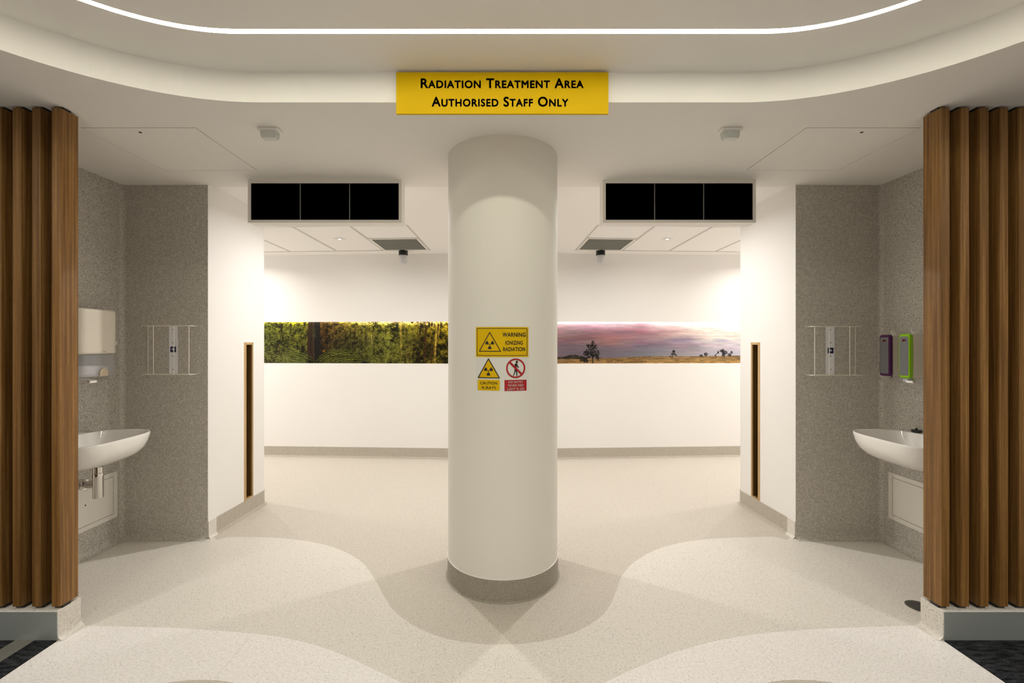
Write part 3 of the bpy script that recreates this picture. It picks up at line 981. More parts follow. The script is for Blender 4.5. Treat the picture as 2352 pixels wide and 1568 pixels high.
# ------------------------------------------------------------------ basins and what hangs in the niches
def superell(ca, cy, ha, hy, n_, N=64):
    out = []
    for i in range(N):
        th = 2 * PI * i / N
        c, q = math.cos(th), math.sin(th)
        out.append((ca + ha * math.copysign(abs(c) ** (2 / n_), c), cy + hy * math.copysign(abs(q) ** (2 / n_), q)))
    return out


for s, sd in ((-1, 'left'), (1, 'right')):
    zr = 0.882
    a_in, a_w = 2.395, AN - 0.001
    y0, y1 = 2.60, 3.215
    t = thing('wash_basin', 'white ceramic wall basin in the %s niche' % sd, 'basin', (a_w, 2.9, 0.7), 'wall hung wash basins', s)
    b = MB()
    rings = []
    N = 72

    def ringpts(s_in, s_y, z, n_, back=a_w, ain=a_in):
        aa = back - (back - ain) * s_in
        ca, ha = (aa + back) / 2, (back - aa) / 2
        cy, hy = (y0 + y1) / 2, (y1 - y0) / 2 * s_y
        return [(x, y, z) for x, y in superell(ca, cy, ha, hy, n_, N)]
    for q in ((0.50, 0.42, 0.703, 2.6), (0.66, 0.60, 0.706, 2.8), (0.80, 0.76, 0.722, 3.0), (0.89, 0.865, 0.748, 3.2), (0.955, 0.935, 0.785, 3.3), (0.985, 0.975, 0.825, 3.4), (1.0, 1.0, 0.866, 3.5), (1.0, 1.0, 0.878, 3.5), (0.996, 0.996, 0.8815, 3.5)):
        rings.append(ringpts(*q))
    rings.append(ringpts(0.985, 0.985, 0.882, 3.5))
    bk = a_w - 0.075
    for q in ((1.0, 0.965, 0.8795, 3.4), (0.985, 0.94, 0.85, 3.2), (0.93, 0.88, 0.80, 3.0), (0.80, 0.76, 0.765, 2.8), (0.55, 0.5, 0.752, 2.5), (0.1, 0.06, 0.748, 2)):
        rings.append(ringpts(*q, back=bk, ain=a_in + 0.016))
    V = [p for r in rings for p in r]
    Fs = [(k * N + i, k * N + (i + 1) % N, (k + 1) * N + (i + 1) % N, (k + 1) * N + i) for k in range(len(rings) - 1) for i in range(N)]
    Fs += [tuple(range(N)), tuple((len(rings) - 1) * N + i for i in range(N))]
    b.add(V, Fs)
    b.build('bowl', M['ceramic'], t, s, smooth=True)
    MB().lathe((2.60, 2.9, 0.7535), [(0.0001, 0.004), (0.018, 0.004), (0.022, 0.0)], 20).build('drain', M['chrome'], t, s, smooth=True)
    # trap
    ta, ty = (2.571, 2.9) if s < 0 else (2.58, 2.715)
    tr = thing('basin_trap', 'chrome bottle trap under the %s basin' % sd, 'pipe', (ta, ty, 0.5), 'basin traps', s)
    MB().lathe((ta, ty, 0), [(0.0001, 0.505), (0.026, 0.505), (0.0285, 0.508), (0.0285, 0.640), (0.030, 0.642), (0.030, 0.662), (0.025, 0.664), (0.025, 0.7025)], 28).build('bottle', M['chrome'], tr, s, smooth=True)
    MB().cyl((ta, ty - 0.033, 0.51), 0.004, 0.19, n=10).build('overflow_tube', M['chrome'], tr, s, smooth=True)
    MB().cyl((ta + 0.03, ty, 0.590), 0.016, a_w - ta - 0.0305, 'x', 20).build('outlet_pipe', M['chrome'], tr, s, smooth=True)
    MB().cyl((ta + 0.008, ty - 0.004, 0.590), 0.028, 0.050, 'x', 24).build('nut', M['chrome'], tr, s, bevel=0.004)
    MB().cyl((ta + 0.072, ty - 0.004, 0.588), 0.038, 0.055, 'x', 24, r2=0.034).build('nut', M['chrome'], tr, s, bevel=0.005)
    MB().cyl((a_w - 0.010, ty, 0.590), 0.034, 0.0095, 'x', 24).build('wall_flange', M['chrome'], tr, s, bevel=0.002)
    # wall spout
    sp = thing('wall_spout', 'chrome wall spout above the %s basin' % sd, 'tap', (a_w, 2.9, 1.24), 'wall mounted spouts', s)
    b = MB()
    za = 1.247
    prof = [(2.600, za + 0.002), (2.602, za - 0.014), (2.640, za - 0.022), (2.86, za - 0.024), (2.86, za + 0.014), (2.635, za + 0.014), (2.612, za + 0.009)]
    npf = len(prof)
    b.add([(x, y, z) for y in (2.872, 2.928) for x, z in prof], [(i, (i + 1) % npf, npf + (i + 1) % npf, npf + i) for i in range(npf)] + [tuple(range(npf)), tuple(range(npf, 2 * npf))])
    b.build('spout', M['chrome'], sp, s, bevel=0.004)
    MB().box(2.598, 2.612, 2.876, 2.924, za - 0.012, za + 0.004).build('lit_tip', M['white'], sp, s, bevel=0.003)  # white block painted in for the lit end of the chrome spout
    MB().cyl((2.8605, 2.9, 1.243), 0.034, 0.023, 'x', 28).build('wall_flange', M['chrome'], sp, s, bevel=0.003)
    # access panel in the wall under the basin
    y_a, y_b, z_a, z_b = 2.84, 3.405, 0.190, 0.532
    if s > 0:
        y_b = 3.385
    pt = thing('wall_access_panel', 'cream access panel in the grey wall under the %s basin' % sd, 'access panel', (AN, 3.1, z_a), 'access panels under the basins', s)
    fw = 0.032
    fr = MB()
    A0, A1 = AN - 0.008, AN - 0.0003
    fr.box(A0, A1, y_a, y_b, z_a, z_a + fw).box(A0, A1, y_a, y_b, z_b - fw, z_b).box(A0, A1, y_a, y_a + fw, z_a + fw, z_b - fw).box(A0, A1, y_b - fw, y_b, z_a + fw, z_b - fw)
    fr.build('frame', M['panel'], pt, s)
    g = 0.0035
    MB().box(A0 + 0.0005, A1, y_a + fw + g, y_b - fw - g, z_a + fw + g, z_b - fw - g).build('door', M['panel'], pt, s)
    MB().box(A1 - 0.001, A1, y_a + fw, y_b - fw, z_a + fw, z_b - fw).build('recess', M['gap'], pt, s)
    MB().cyl((A0 - 0.001, 3.145 if s < 0 else 2.93, 0.368), 0.005, 0.002, 'x', 12).build('lock', M['black'], pt, s)
    # wire glove box rack on the grey back wall
    yf, yb = 3.372, YN - 0.003
    f = lambda px, Y: (VX - px) * Y / F if s < 0 else (px - VX) * Y / F
    zt, zbm = 1.617, 1.2545
    if s > 0:
        zt, zbm = 1.612, 1.2485
    sg = XC if s < 0 else -XC
    def A(px, Y):
        x = (px - VX) * Y / F
        return s * (x - XC)
    L_, R_ = (339.8, 434.0) if s < 0 else (1965.3, 1871.5)
    BK = 352.3 if s < 0 else 1952.0
    MID = 399.0 if s < 0 else 1905.0
    aL, aR = A(L_, yb), A(R_, yb)       # outer, inner
    rk = thing('glove_rack', 'white wire glove box rack on the %s grey wall' % sd, 'rack', (A(MID, yb), yb, zbm), 'wire glove box racks', s)
    r = 0.0026
    a_o, a_i = A(331 if s < 0 else 1975, yf + .02), A(441 if s < 0 else 1864, yf + .02)
    for z in (zt, zbm):
        c = MB()
        c.tube([(a_o, yb, z), (a_o, yf, z), (a_i, yf, z), (a_i, yb, z)], r)
        c.tube([(a_o, yb, z), (a_i, yb, z)], r)
        c.build('shelf_wire', M['wire'], rk, s, smooth=True)
    for px, Y in ((L_, yb), (BK, yf), (MID, yf), (R_, yf)):
        MB().tube([(A(px, Y), Y, zbm), (A(px, Y), Y, zt)], r).build('upright_wire', M['wire'], rk, s, smooth=True)
    p0, p1 = (388.3, 408) if s < 0 else (1897.2, 1916.5)
    q0, q1 = sorted((A(p0, yb), A(p1, yb)))
    pl = MB().box(q0, q1, yb - 0.001, yb + 0.002, zbm + 0.002, zt - 0.002).build('mounting_plate', M['plate'], rk, s)
    hc = A(397.3 if s < 0 else 1907.5, yb)
    for zz_ in (1.590, 1.490, 1.390, 1.288):
        MB().cyl((hc, yb - 0.0024, zz_), 0.0036, 0.0012, 'y', 10).build('screw', M['gap'], pl, s)
    l0, l1 = (391.8, 404.8) if s < 0 else (1900.6, 1913.8)
    b0, b1 = sorted((A(l0, yb), A(l1, yb)))
    zc_ = 1.440 if s < 0 else 1.431
    bd = MB().box(b0, b1, yb - 0.0028, yb - 0.0016, zc_ - 0.0215, zc_ + 0.0215).build('blue_badge', M['navy'], rk, s)
    bm_ = (b0 + b1) / 2
    cr = MB().box(bm_ - 0.013, bm_ + 0.013, yb - 0.0034, yb - 0.0029, zc_ - 0.001, zc_ + 0.0035)
    cr.box(bm_ - 0.003, bm_ + 0.003, yb - 0.0040, yb - 0.0035, zc_ - 0.008, zc_ + 0.010)
    cr.build('badge_mark', M['paper'], bd, s)

# black plug left on the right basin
PX_, PY_ = 2.828, 3.10
t = thing('basin_plug', 'black rubber plug resting on the rim of the right basin', 'plug', (PX_, PY_, 0.882), side=1)
MB().lathe((PX_, PY_, 0.8823), [(0.0001, 0.0), (0.026, 0.0), (0.030, 0.012), (0.030, 0.016), (0.0001, 0.016)], 24).build('stopper', M['black'], t, 1, smooth=True)
MB().lathe((PX_, PY_, 0.8823), [(0.005, 0.0161), (0.007, 0.026), (0.0001, 0.029)], 12).build('knob', M['black'], t, 1, smooth=True)

# paper towel dispenser, left niche
s = -1
AW = AN - 0.0005
t = thing('towel_dispenser', 'white paper towel dispenser with smoky lower half in the left niche', 'dispenser', (AW, 3.17, 1.25), side=s)
af = AN - 0.125
def shell(z0, z1, ya, yb_, ins=0.0):
    pts = [(AW, ya), (AW, yb_)]
    rr = 0.065
    arc1 = [(af + ins + rr - rr * math.cos(math.radians(q)), yb_ - ins - rr + rr * math.sin(math.radians(q))) for q in range(90, -1, -15)]
    arc2 = [(af + ins + rr - rr * math.cos(math.radians(q)), ya + ins + rr - rr * math.sin(math.radians(q))) for q in range(0, 91, 15)]
    return pts[:0] + [(AW, ya)] + [(AW, yb_)] + arc1 + arc2
MB().prism(shell(1.41, 1.72, 2.975, 3.295), 1.412, 1.722).build('cover', M['cream2'], t, s, bevel=0.016, bseg=4)
MB().prism(shell(1.2, 1.4, 2.977, 3.293, 0.002), 1.258, 1.411).build('smoky_cover', M['smoke'], t, s, bevel=0.004)
MB().prism(shell(1.2, 1.4, 2.995, 3.275, 0.02), 1.262, 1.335).build('paper_stack', M['plate'], t, s, bevel=0.02)
b = MB()
pts = [(0.032 * math.cos(math.radians(q)), 0.030 * math.sin(math.radians(q))) for q in range(0, 181, 15)]
pts = [(-0.032, -0.022)] + [(x, z) for x, z in pts[::-1]] + [(0.032, -0.022)]
b.add([(af - 0.004 + dx, 3.155 + x, 1.284 + z) for dx in (0, 0.004) for x, z in pts], [tuple(range(len(pts))), tuple(range(len(pts), 2 * len(pts)))] + [(i, (i + 1) % len(pts), len(pts) + (i + 1) % len(pts), len(pts) + i) for i in range(len(pts))])
b.build('paper_towel', M['towel'], t, s)
MB().prism(rrect(3.150, 3.172, 1.424, 1.434, 0.003), 0, 0.001).build
b = MB()
rr_ = rrect(3.150, 3.174, 1.424, 1.435, 0.004)
b.add([(af - 0.0008, y, z) for y, z in rr_], [tuple(range(len(rr_)))])
b.build('emblem', M['grid'], t, s)

# small fitting by the corner
t = tag(MB().cyl((AN - 0.020, 3.372, 1.487), 0.012, 0.0195, 'x', 16).cyl((AN - 0.024, 3.372, 1.487), 0.016, 0.004, 'x', 16).build('wall_bumper', M['white'], side=-1, bevel=0.001), 'tiny white round bumper on the wall beside the towel dispenser', 'bumper')

# soap dispensers, right niche
s = 1
for k, (ya, yb_, z0, z1, mc, cname) in enumerate(((3.222, 3.310, 1.253, 1.548, 'purple', 'purple'), (3.062, 3.147, 1.250, 1.552, 'green', 'lime green'))):
    t = thing('soap_dispenser', 'cream soap dispenser with %s front frame in the right niche' % cname, 'dispenser', (AW, (ya + yb_) / 2, z0), 'soap dispensers in the right niche', s)
    fa = AN - 0.137
    MB().box(fa + 0.0225, AW, ya + 0.003, yb_ - 0.004, z0 + 0.006, z1 - 0.004).build('body', M['cream'], t, s, bevel=0.004)
    fr = MB()
    V1 = rrect(ya, yb_, z0, z1, 0.018)
    V0 = rrect(ya + 0.003, yb_ - 0.003, z0 + 0.003, z1 - 0.003, 0.016)
    nn = len(V1)
    fr.add([(fa + 0.022, y, z) for y, z in V1] + [(fa + 0.004, y, z) for y, z in V1] + [(fa, y, z) for y, z in V0],
           [(q * nn + i, q * nn + (i + 1) % nn, (q + 1) * nn + (i + 1) % nn, (q + 1) * nn + i) for q in range(2) for i in range(nn)] + [tuple(range(nn)), tuple(range(2 * nn, 3 * nn))])
    fr.build('front_frame', M[mc], t, s, smooth=True)['label'] = '%s plastic front frame' % cname
    wv = rrect(ya + 0.010, yb_ - 0.008, z0 + 0.018, z1 - 0.018, 0.010)
    wn = MB().add([(q, y, z) for q in (fa - 0.0012, fa - 0.0002) for y, z in wv], [tuple(range(nn)), tuple(range(nn, 2 * nn))] + [(i, (i + 1) % nn, nn + (i + 1) % nn, nn + i) for i in range(nn)])
    wn = wn.build('window', M['window'], t, s)
    V, Fs = text_shape('3M', 0.035, space=0.85)
    V = fit(V, 0, 0.030, z1 - 0.052, z1 - 0.036)
    ym = (ya + yb_) / 2 + 0.001
    MB().add([(fa - 0.002, ym + 0.015 - x, z) for x, z in V], Fs).build('logo', M['red'], wn, s, fix=False)
    if k == 1:
        MB().prism([(fa + 0.01, ya + 0.015), (fa + 0.01, yb_ - 0.015), (fa + 0.07, yb_ - 0.02), (fa + 0.07, ya + 0.02)], z0 - 0.028, z0 - 0.0005).build('drip_cup', M['clear'], t, s, bevel=0.006)
    MB().tube([(fa + 0.045, ya + 0.03, z0 + 0.006), (fa + 0.04, ya + 0.03, z0 - 0.008), (fa + 0.03, ya + 0.034, z0 - 0.016)], 0.0022).build('nozzle', M['black'], t, s, smooth=True)
    # tab on top
    cy_ = ya + 0.006
    tb = thing('key_tab', 'small white tab above the %s framed soap dispenser' % cname, 'tab', (AN - 0.06, cy_, z1), 'white tabs above the soap dispensers', s)
    aa = AN - 0.098
    b = MB()
    pl = [(-0.014, 0.0), (0.012, 0.0), (0.002, 0.036), (-0.024, 0.036)]
    zb_ = z1 - 0.0035
    b.add([(aa - x, cy_ + d, zb_ + z) for d in (0, 0.003) for x, z in [(-p, q) for p, q in pl]], [(0, 1, 2, 3), (4, 5, 6, 7), (0, 1, 5, 4), (1, 2, 6, 5), (2, 3, 7, 6), (3, 0, 4, 7)])
    b.build('tab_plate', M['white'], tb, s, bevel=0.001)
    MB().cyl((aa - 0.011, cy_ - 0.0006, zb_ + 0.029), 0.003, 0.0005, 'y', 10).build('hole', M['gap'], tb, s)

# floor drain
t = thing('floor_drain', 'round metal floor drain beside the right plinth', 'drain', (2.37, 2.574, 0), side=1)
MB().lathe((2.37, 2.574, 0.0006), [(0.0001, 0.0012), (0.052, 0.0012)], 32).build('cup', M['gap'], t, 1)
MB().lathe((2.37, 2.574, 0.0006), [(0.052, 0.0014), (0.064, 0.0014), (0.066, 0.0)], 32).build('rim', M['drain'], t, 1, smooth=True)
for k in range(-4, 5):
    hw = math.sqrt(0.052 ** 2 - (k * 0.011) ** 2)
    MB().box(2.37 - hw, 2.37 + hw, 2.574 + k * 0.011 - 0.0032, 2.574 + k * 0.011 + 0.0032, 0.0014, 0.0026).build('bar', M['drain'], t, 1)

# ------------------------------------------------------------------ murals
rng = np.random.default_rng(7)
random.seed(7)
SS = 1.7                       # canvas samples per photograph pixel


def noise2(h, w_, cell, seed):
    r = np.random.default_rng(seed)
    gh, gw = int(h / cell[0]) + 3, int(w_ / cell[1]) + 3
    g = r.random((gh, gw))
    y = np.arange(h)[:, None] / cell[0]; x = np.arange(w_)[None, :] / cell[1]
    yi, xi = y.astype(int), x.astype(int)
    fy, fx = y - yi, x - xi
    fy = fy * fy * (3 - 2 * fy); fx = fx * fx * (3 - 2 * fx)
    return (g[yi, xi] * (1 - fy) + g[yi + 1, xi] * fy) * (1 - fx) + (g[yi, xi + 1] * (1 - fy) + g[yi + 1, xi + 1] * fy) * fx


def control(h, w_, rows, xs, ys):
    """bilinear colour field from a coarse table of sRGB colours"""
    G = np.array(rows, float)
    yy = np.interp(np.arange(h) / (h - 1), ys, np.arange(len(ys)))
    xx = np.interp(np.arange(w_) / (w_ - 1), xs, np.arange(len(xs)))
    y0 = np.clip(yy.astype(int), 0, len(ys) - 2); x0 = np.clip(xx.astype(int), 0, len(xs) - 2)
    fy = (yy - y0)[:, None, None]; fx = (xx - x0)[None, :, None]
    a = G[y0][:, x0]; b_ = G[y0 + 1][:, x0]; c = G[y0][:, x0 + 1]; d = G[y0 + 1][:, x0 + 1]
    return (a * (1 - fy) + b_ * fy) * (1 - fx) + (c * (1 - fy) + d * fy) * fx


def stamp(img, cx, cy, a, b_, ang, col, op=1.0):
    h, w_ = img.shape[:2]
    R = int(max(a, b_)) + 2
    x0, x1, y0, y1 = max(0, int(cx) - R), min(w_, int(cx) + R + 1), max(0, int(cy) - R), min(h, int(cy) + R + 1)
    if x0 >= x1 or y0 >= y1:
        return
    yy, xx = np.mgrid[y0:y1, x0:x1]
    dx, dy = xx - cx, yy - cy
    c, s_ = math.cos(ang), math.sin(ang)
    u = (dx * c + dy * s_) / a; v = (-dx * s_ + dy * c) / b_
    m = np.clip((1.15 - np.sqrt(u * u + v * v)) * max(1.5, min(a, b_)), 0, 1)[..., None] * op
    img[y0:y1, x0:x1] = img[y0:y1, x0:x1] * (1 - m) + np.array(col, float) * m


def stroke(img, pts, wd, col, op=1.0):
    for (xa, ya), (xb, yb2) in zip(pts[:-1], pts[1:]):
        L = max(1, int(math.hypot(xb - xa, yb2 - ya)))
        for i in range(L + 1):
            t_ = i / L
            stamp(img, xa + (xb - xa) * t_, ya + (yb2 - ya) * t_, wd / 2, wd / 2, 0, col, op)


def forest():
    X0, X1 = 560.0, 1154.0
    w_, h = int((X1 - X0) * SS), int(96 * SS)
    K = lambda x, y: ((x - X0) * SS, (y - 738.5) * SS)
    xs = [(x - X0) / (X1 - X0) for x in (560, 617, 700, 745, 820, 900, 960, 1030, 1154)]
    up = [(112, 128, 50), (112, 128, 50), (124, 134, 44), (108, 86, 38), (122, 122, 48), (132, 142, 56), (140, 140, 40), (176, 166, 34), (170, 160, 34)]
    mid = [(90, 104, 48), (90, 104, 48), (112, 120, 46), (78, 66, 36), (84, 88, 44), (112, 124, 56), (90, 92, 30), (140, 134, 26), (140, 134, 26)]
    low = [(96, 106, 54), (98, 108, 56), (98, 112, 50), (64, 60, 32), (86, 94, 44), (104, 114, 50), (100, 100, 34), (128, 124, 26), (128, 124, 26)]
    base = control(h, w_, [up, up, mid, low, low], xs, [0, 0.2, 0.5, 0.8, 1])
    n_big = noise2(h, w_, (12 * SS, 14 * SS), 3)
    n_mid = noise2(h, w_, (5 * SS, 5.5 * SS), 4)
    n_sm = noise2(h, w_, (1.9 * SS, 2.3 * SS), 5)
    n_fi = noise2(h, w_, (0.8 * SS, 1.0 * SS), 6)
    n_px = np.random.default_rng(9).random((h, w_))
    lum = 0.25 * n_big + 0.30 * n_mid + 0.25 * n_sm + 0.20 * n_fi
    lum = np.clip((lum - 0.30) / 0.40, 0, 1)
    img = base * (0.16 + 1.05 * lum ** 1.25 + 0.18 * (n_px - 0.5))[..., None]

    def trunk(x, y0, y1, wd, col, lean=0.0, op=0.88):
        n_ = max(6, int(abs(y1 - y0) * SS / 2))
        dens = noise2(n_ + 2, 4, (3, 1), int(x * 7) % 997)[:, 0]
        for i in range(n_ + 1):
            t0 = i / n_
            cx, cy = K(x + lean * t0, y0 + (y1 - y0) * t0)
            k_ = 0.75 + 0.5 * dens[i]
            o_ = op * (0.55 + 0.45 * min(1, dens[i] * 1.6))
            stamp(img, cx, cy, max(0.7, wd / 2 * SS), 2.4, 0, [q * k_ for q in col], o_)
            stamp(img, cx + wd * 0.28 * SS, cy, max(0.6, wd * 0.16 * SS), 2.4, 0, [min(255, q * k_ * 1.35) for q in col], o_ * 0.5)
            stamp(img, cx - wd * 0.34 * SS, cy, max(0.6, wd * 0.14 * SS), 2.4, 0, [q * k_ * 0.55 for q in col], o_ * 0.6)

    def leaves(n_, xr, yr, size, gain=1.0, lo=0.0):
        for _ in range(n_):
            px, py = random.uniform(*xr), random.uniform(*yr)
            x, y = K(px, py)
            yi, xi = int(min(h - 1, max(0, y))), int(min(w_ - 1, max(0, x)))
            m = n_mid[yi, xi] * 0.6 + n_big[yi, xi] * 0.4
            if m < lo + random.random() * 0.45:
                continue
            c = base[yi, xi] * gain * random.uniform(0.9, 1.7)
            if random.random() < 0.22:
                c = c * 0.5 + np.array((205, 212, 160)) * 0.5
            sz_ = random.uniform(*size) * SS
            stamp(img, x, y, sz_, sz_ * random.uniform(0.4, 0.7), random.uniform(-1.0, 1.0), np.minimum(c, 250), 0.75)

    for x, y0, y1, wd, col, lean in ((896, 738, 764, 1.6, (44, 36, 18), -2), (903, 738, 752, 1.2, (84, 56, 22), 4), (917, 742, 776, 6.5, (44, 46, 30), -2),
                                     (924, 738, 800, 4.6, (150, 140, 66), 1), (933, 738, 780, 3.0, (100, 96, 44), 0), (945, 770, 835, 1.6, (60, 56, 24), 0), (955, 775, 835, 2.0, (52, 48, 20), 0), (964, 738, 835, 3.0, (42, 34, 16), 0), (970, 738, 835, 3.6, (48, 38, 18), -4), (976, 742, 835, 1.6, (52, 48, 18), 0),
                                     (982, 740, 835, 6.0, (74, 54, 22), -3), (992, 745, 785, 2.2, (130, 112, 34), 0), (994, 786, 835, 5, (78, 60, 22), 0), (1001, 787, 812, 2.4, (80, 60, 24), -4),
                                     (1006, 742, 835, 5.4, (160, 146, 66), -5), (1014, 740, 775, 2.4, (160, 144, 62), -4), (1022, 800, 835, 1.6, (60, 54, 18), 0), (948, 790, 830, 2.2, (92, 86, 38), 0),
                                     (938, 805, 832, 1.6, (130, 118, 58), 0), (845, 768, 792, 6, (50, 40, 30), 0), (857, 772, 796, 2.0, (176, 172, 130), 2), (828, 770, 802, 1.5, (44, 38, 22), -6),
                                     (785, 758, 802, 2.6, (42, 38, 22), 0), (861, 818, 835, 3.4, (50, 50, 28), 3), (1075, 738, 835, 7, (66, 50, 22), 0), (1100, 738, 835, 4, (140, 126, 56), 2), (1128, 738, 835, 8, (54, 42, 22), 0), (588, 738, 835, 7, (54, 42, 26), 0)):
        trunk(x, y0, y1, wd, col, lean)
    leaves(5200, (X0, 712), (742, 832), (0.55, 1.15))
    leaves(5200, (757, 900), (744, 835), (0.5, 1.05))
    leaves(4200, (850, 952), (764, 835), (0.5, 1.05), 1.05)
    leaves(1500, (940, 1154), (750, 835), (0.5, 1.1), 1.0, 0.25)
    leaves(900, (940, 966), (748, 800), (0.5, 1.1), 0.9, 0.1)
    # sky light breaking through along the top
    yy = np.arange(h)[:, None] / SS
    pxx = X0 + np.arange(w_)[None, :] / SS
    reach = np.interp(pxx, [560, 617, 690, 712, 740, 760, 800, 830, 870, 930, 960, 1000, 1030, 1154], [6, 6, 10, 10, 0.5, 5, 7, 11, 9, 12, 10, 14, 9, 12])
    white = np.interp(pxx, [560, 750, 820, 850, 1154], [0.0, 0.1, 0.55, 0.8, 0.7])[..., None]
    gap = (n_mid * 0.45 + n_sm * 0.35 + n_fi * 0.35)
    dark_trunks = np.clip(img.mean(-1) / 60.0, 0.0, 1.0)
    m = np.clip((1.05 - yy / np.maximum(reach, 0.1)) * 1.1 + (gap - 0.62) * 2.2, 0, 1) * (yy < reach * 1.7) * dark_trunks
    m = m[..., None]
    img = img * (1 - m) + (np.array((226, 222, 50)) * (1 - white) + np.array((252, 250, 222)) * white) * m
    # dark hollows
    for x, y, a, b_ in ((648, 752, 9, 4), (638, 793, 7, 7), (820, 790, 7, 4), (905, 784, 6, 3), (700, 800, 4, 5), (775, 790, 5, 8)):
        cx, cy = K(x, y)
        for _ in range(50):
            stamp(img, cx + random.gauss(0, a * .45) * SS, cy + random.gauss(0, b_ * .45) * SS, 1.9 * SS, 1.2 * SS, random.random() * 3, (40, 34, 28), 0.35)
    # the big dark trunk
    for y in np.arange(738, 828, 0.5):
        t_ = (y - 738) / 90
        xl, xr = 712 - 4 * t_, 739 + 3 * t_
        if y > 812:
            xl, xr = 709 + (y - 812) * 0.9, 744 - (y - 812) * 0.9
        for px in np.arange(xl + random.uniform(0, 1), xr - random.uniform(0, 1.5), 0.7):
            u = (px - xl) / max(1, xr - xl)
            c = (62, 50, 38) if u < 0.45 else (36, 34, 32)
            k_ = random.uniform(0.8, 1.2) * (1.7 if 0.44 < u < 0.50 else 1.0) * (0.75 if 0.2 < u < 0.3 else 1)
            x, yq = K(px, y)
            stamp(img, x, yq, 0.6 * SS, 1.8 * SS, 0, [q * k_ for q in c], 0.8)
    for _ in range(420):       # reddish foliage right of it
        px, py = random.gauss(749, 5), random.uniform(741, 812)
        x, y = K(px, py)
        k_ = random.uniform(0.6, 1.1)
        stamp(img, x, y, random.uniform(0.5, 1.3) * SS, 0.6 * SS, random.random() * 3, [q * k_ for q in random.choice(((140, 96, 44), (110, 76, 38), (150, 112, 50), (78, 58, 32), (140, 134, 50)))], 0.6)
    for _ in range(70):
        px, py = random.gauss(724, 3), random.uniform(755, 778)
        x, y = K(px, py)
        stamp(img, x, y, 1.0 * SS, 0.6 * SS, random.random() * 3, random.choice(((104, 120, 84), (72, 92, 54))), 0.6)
    stamp(img, *K(747.5, 807), 2.0 * SS, 2.3 * SS, 0, (196, 148, 40), 0.8)

    # tree ferns: drooping rows of leaflets
    def fern(arch, x0, x1, n_, cols, step, slant):
        for k in range(n_ * 2):
            c = random.choice(cols)
            xa = x0 + random.uniform(-2, 12) + k * 0.3; xb = x1 - random.uniform(-2, 22)
            for px in np.arange(xa, xb, 0.8):
                py = arch(px) + k * step * 0.5 + 0.9 * math.sin(px * 0.23 + k * 2.1) + random.uniform(-0.35, 0.35)
                if py > 834.5 or random.random() < 0.12:
                    continue
                x, y = K(px, py)
                k_ = random.uniform(0.7, 1.35)
                stamp(img, x, y + 1.5 * SS, 1.3 * SS, 0.5 * SS, slant, (40, 46, 22), 0.35)
                stamp(img, x, y, 1.5 * SS, 0.42 * SS, slant, [q * k_ for q in c], 0.6)
    gcol = ((104, 122, 66), (124, 140, 80), (88, 106, 54), (136, 150, 94))
    fern(lambda x: 799 + 0.0010 * (x - 655) ** 2 + max(0, x - 660) * 0.30, 646, 722, 10, gcol, 3.4, 0.30)
    ycol = ((106, 124, 44), (124, 140, 54), (92, 108, 38), (140, 154, 72))
    fern(lambda x: 803 + 0.0075 * (x - 784) ** 2 * (1.0 if x < 784 else 0.45), 728, 832, 9, ycol, 3.6, 0.15)
    for _ in range(420):
        px = random.uniform(600, 668); py = random.uniform(806 + abs(px - 617) * 0.25, 834)
        x, y = K(px, py)
        stamp(img, x, y, 1.8 * SS, 0.6 * SS, 0.5, random.choice(((142, 158, 96), (108, 124, 60), (160, 176, 116), (62, 66, 40))), 0.65)
    for _ in range(50):
        x, y = K(random.uniform(600, 638), random.uniform(826, 835))
        stamp(img, x, y, 2.6 * SS, 0.7 * SS, 0.4, (56, 50, 42), 0.6)
    stroke(img, [K(641, 811), K(642, 798)], 1.2 * SS, (160, 130, 96), 0.8)
    g_ = np.clip(img, 0, 255) / 255.0
    return 255.0 * (g_ ** 1.12) * np.array((0.90, 0.82, 0.72))


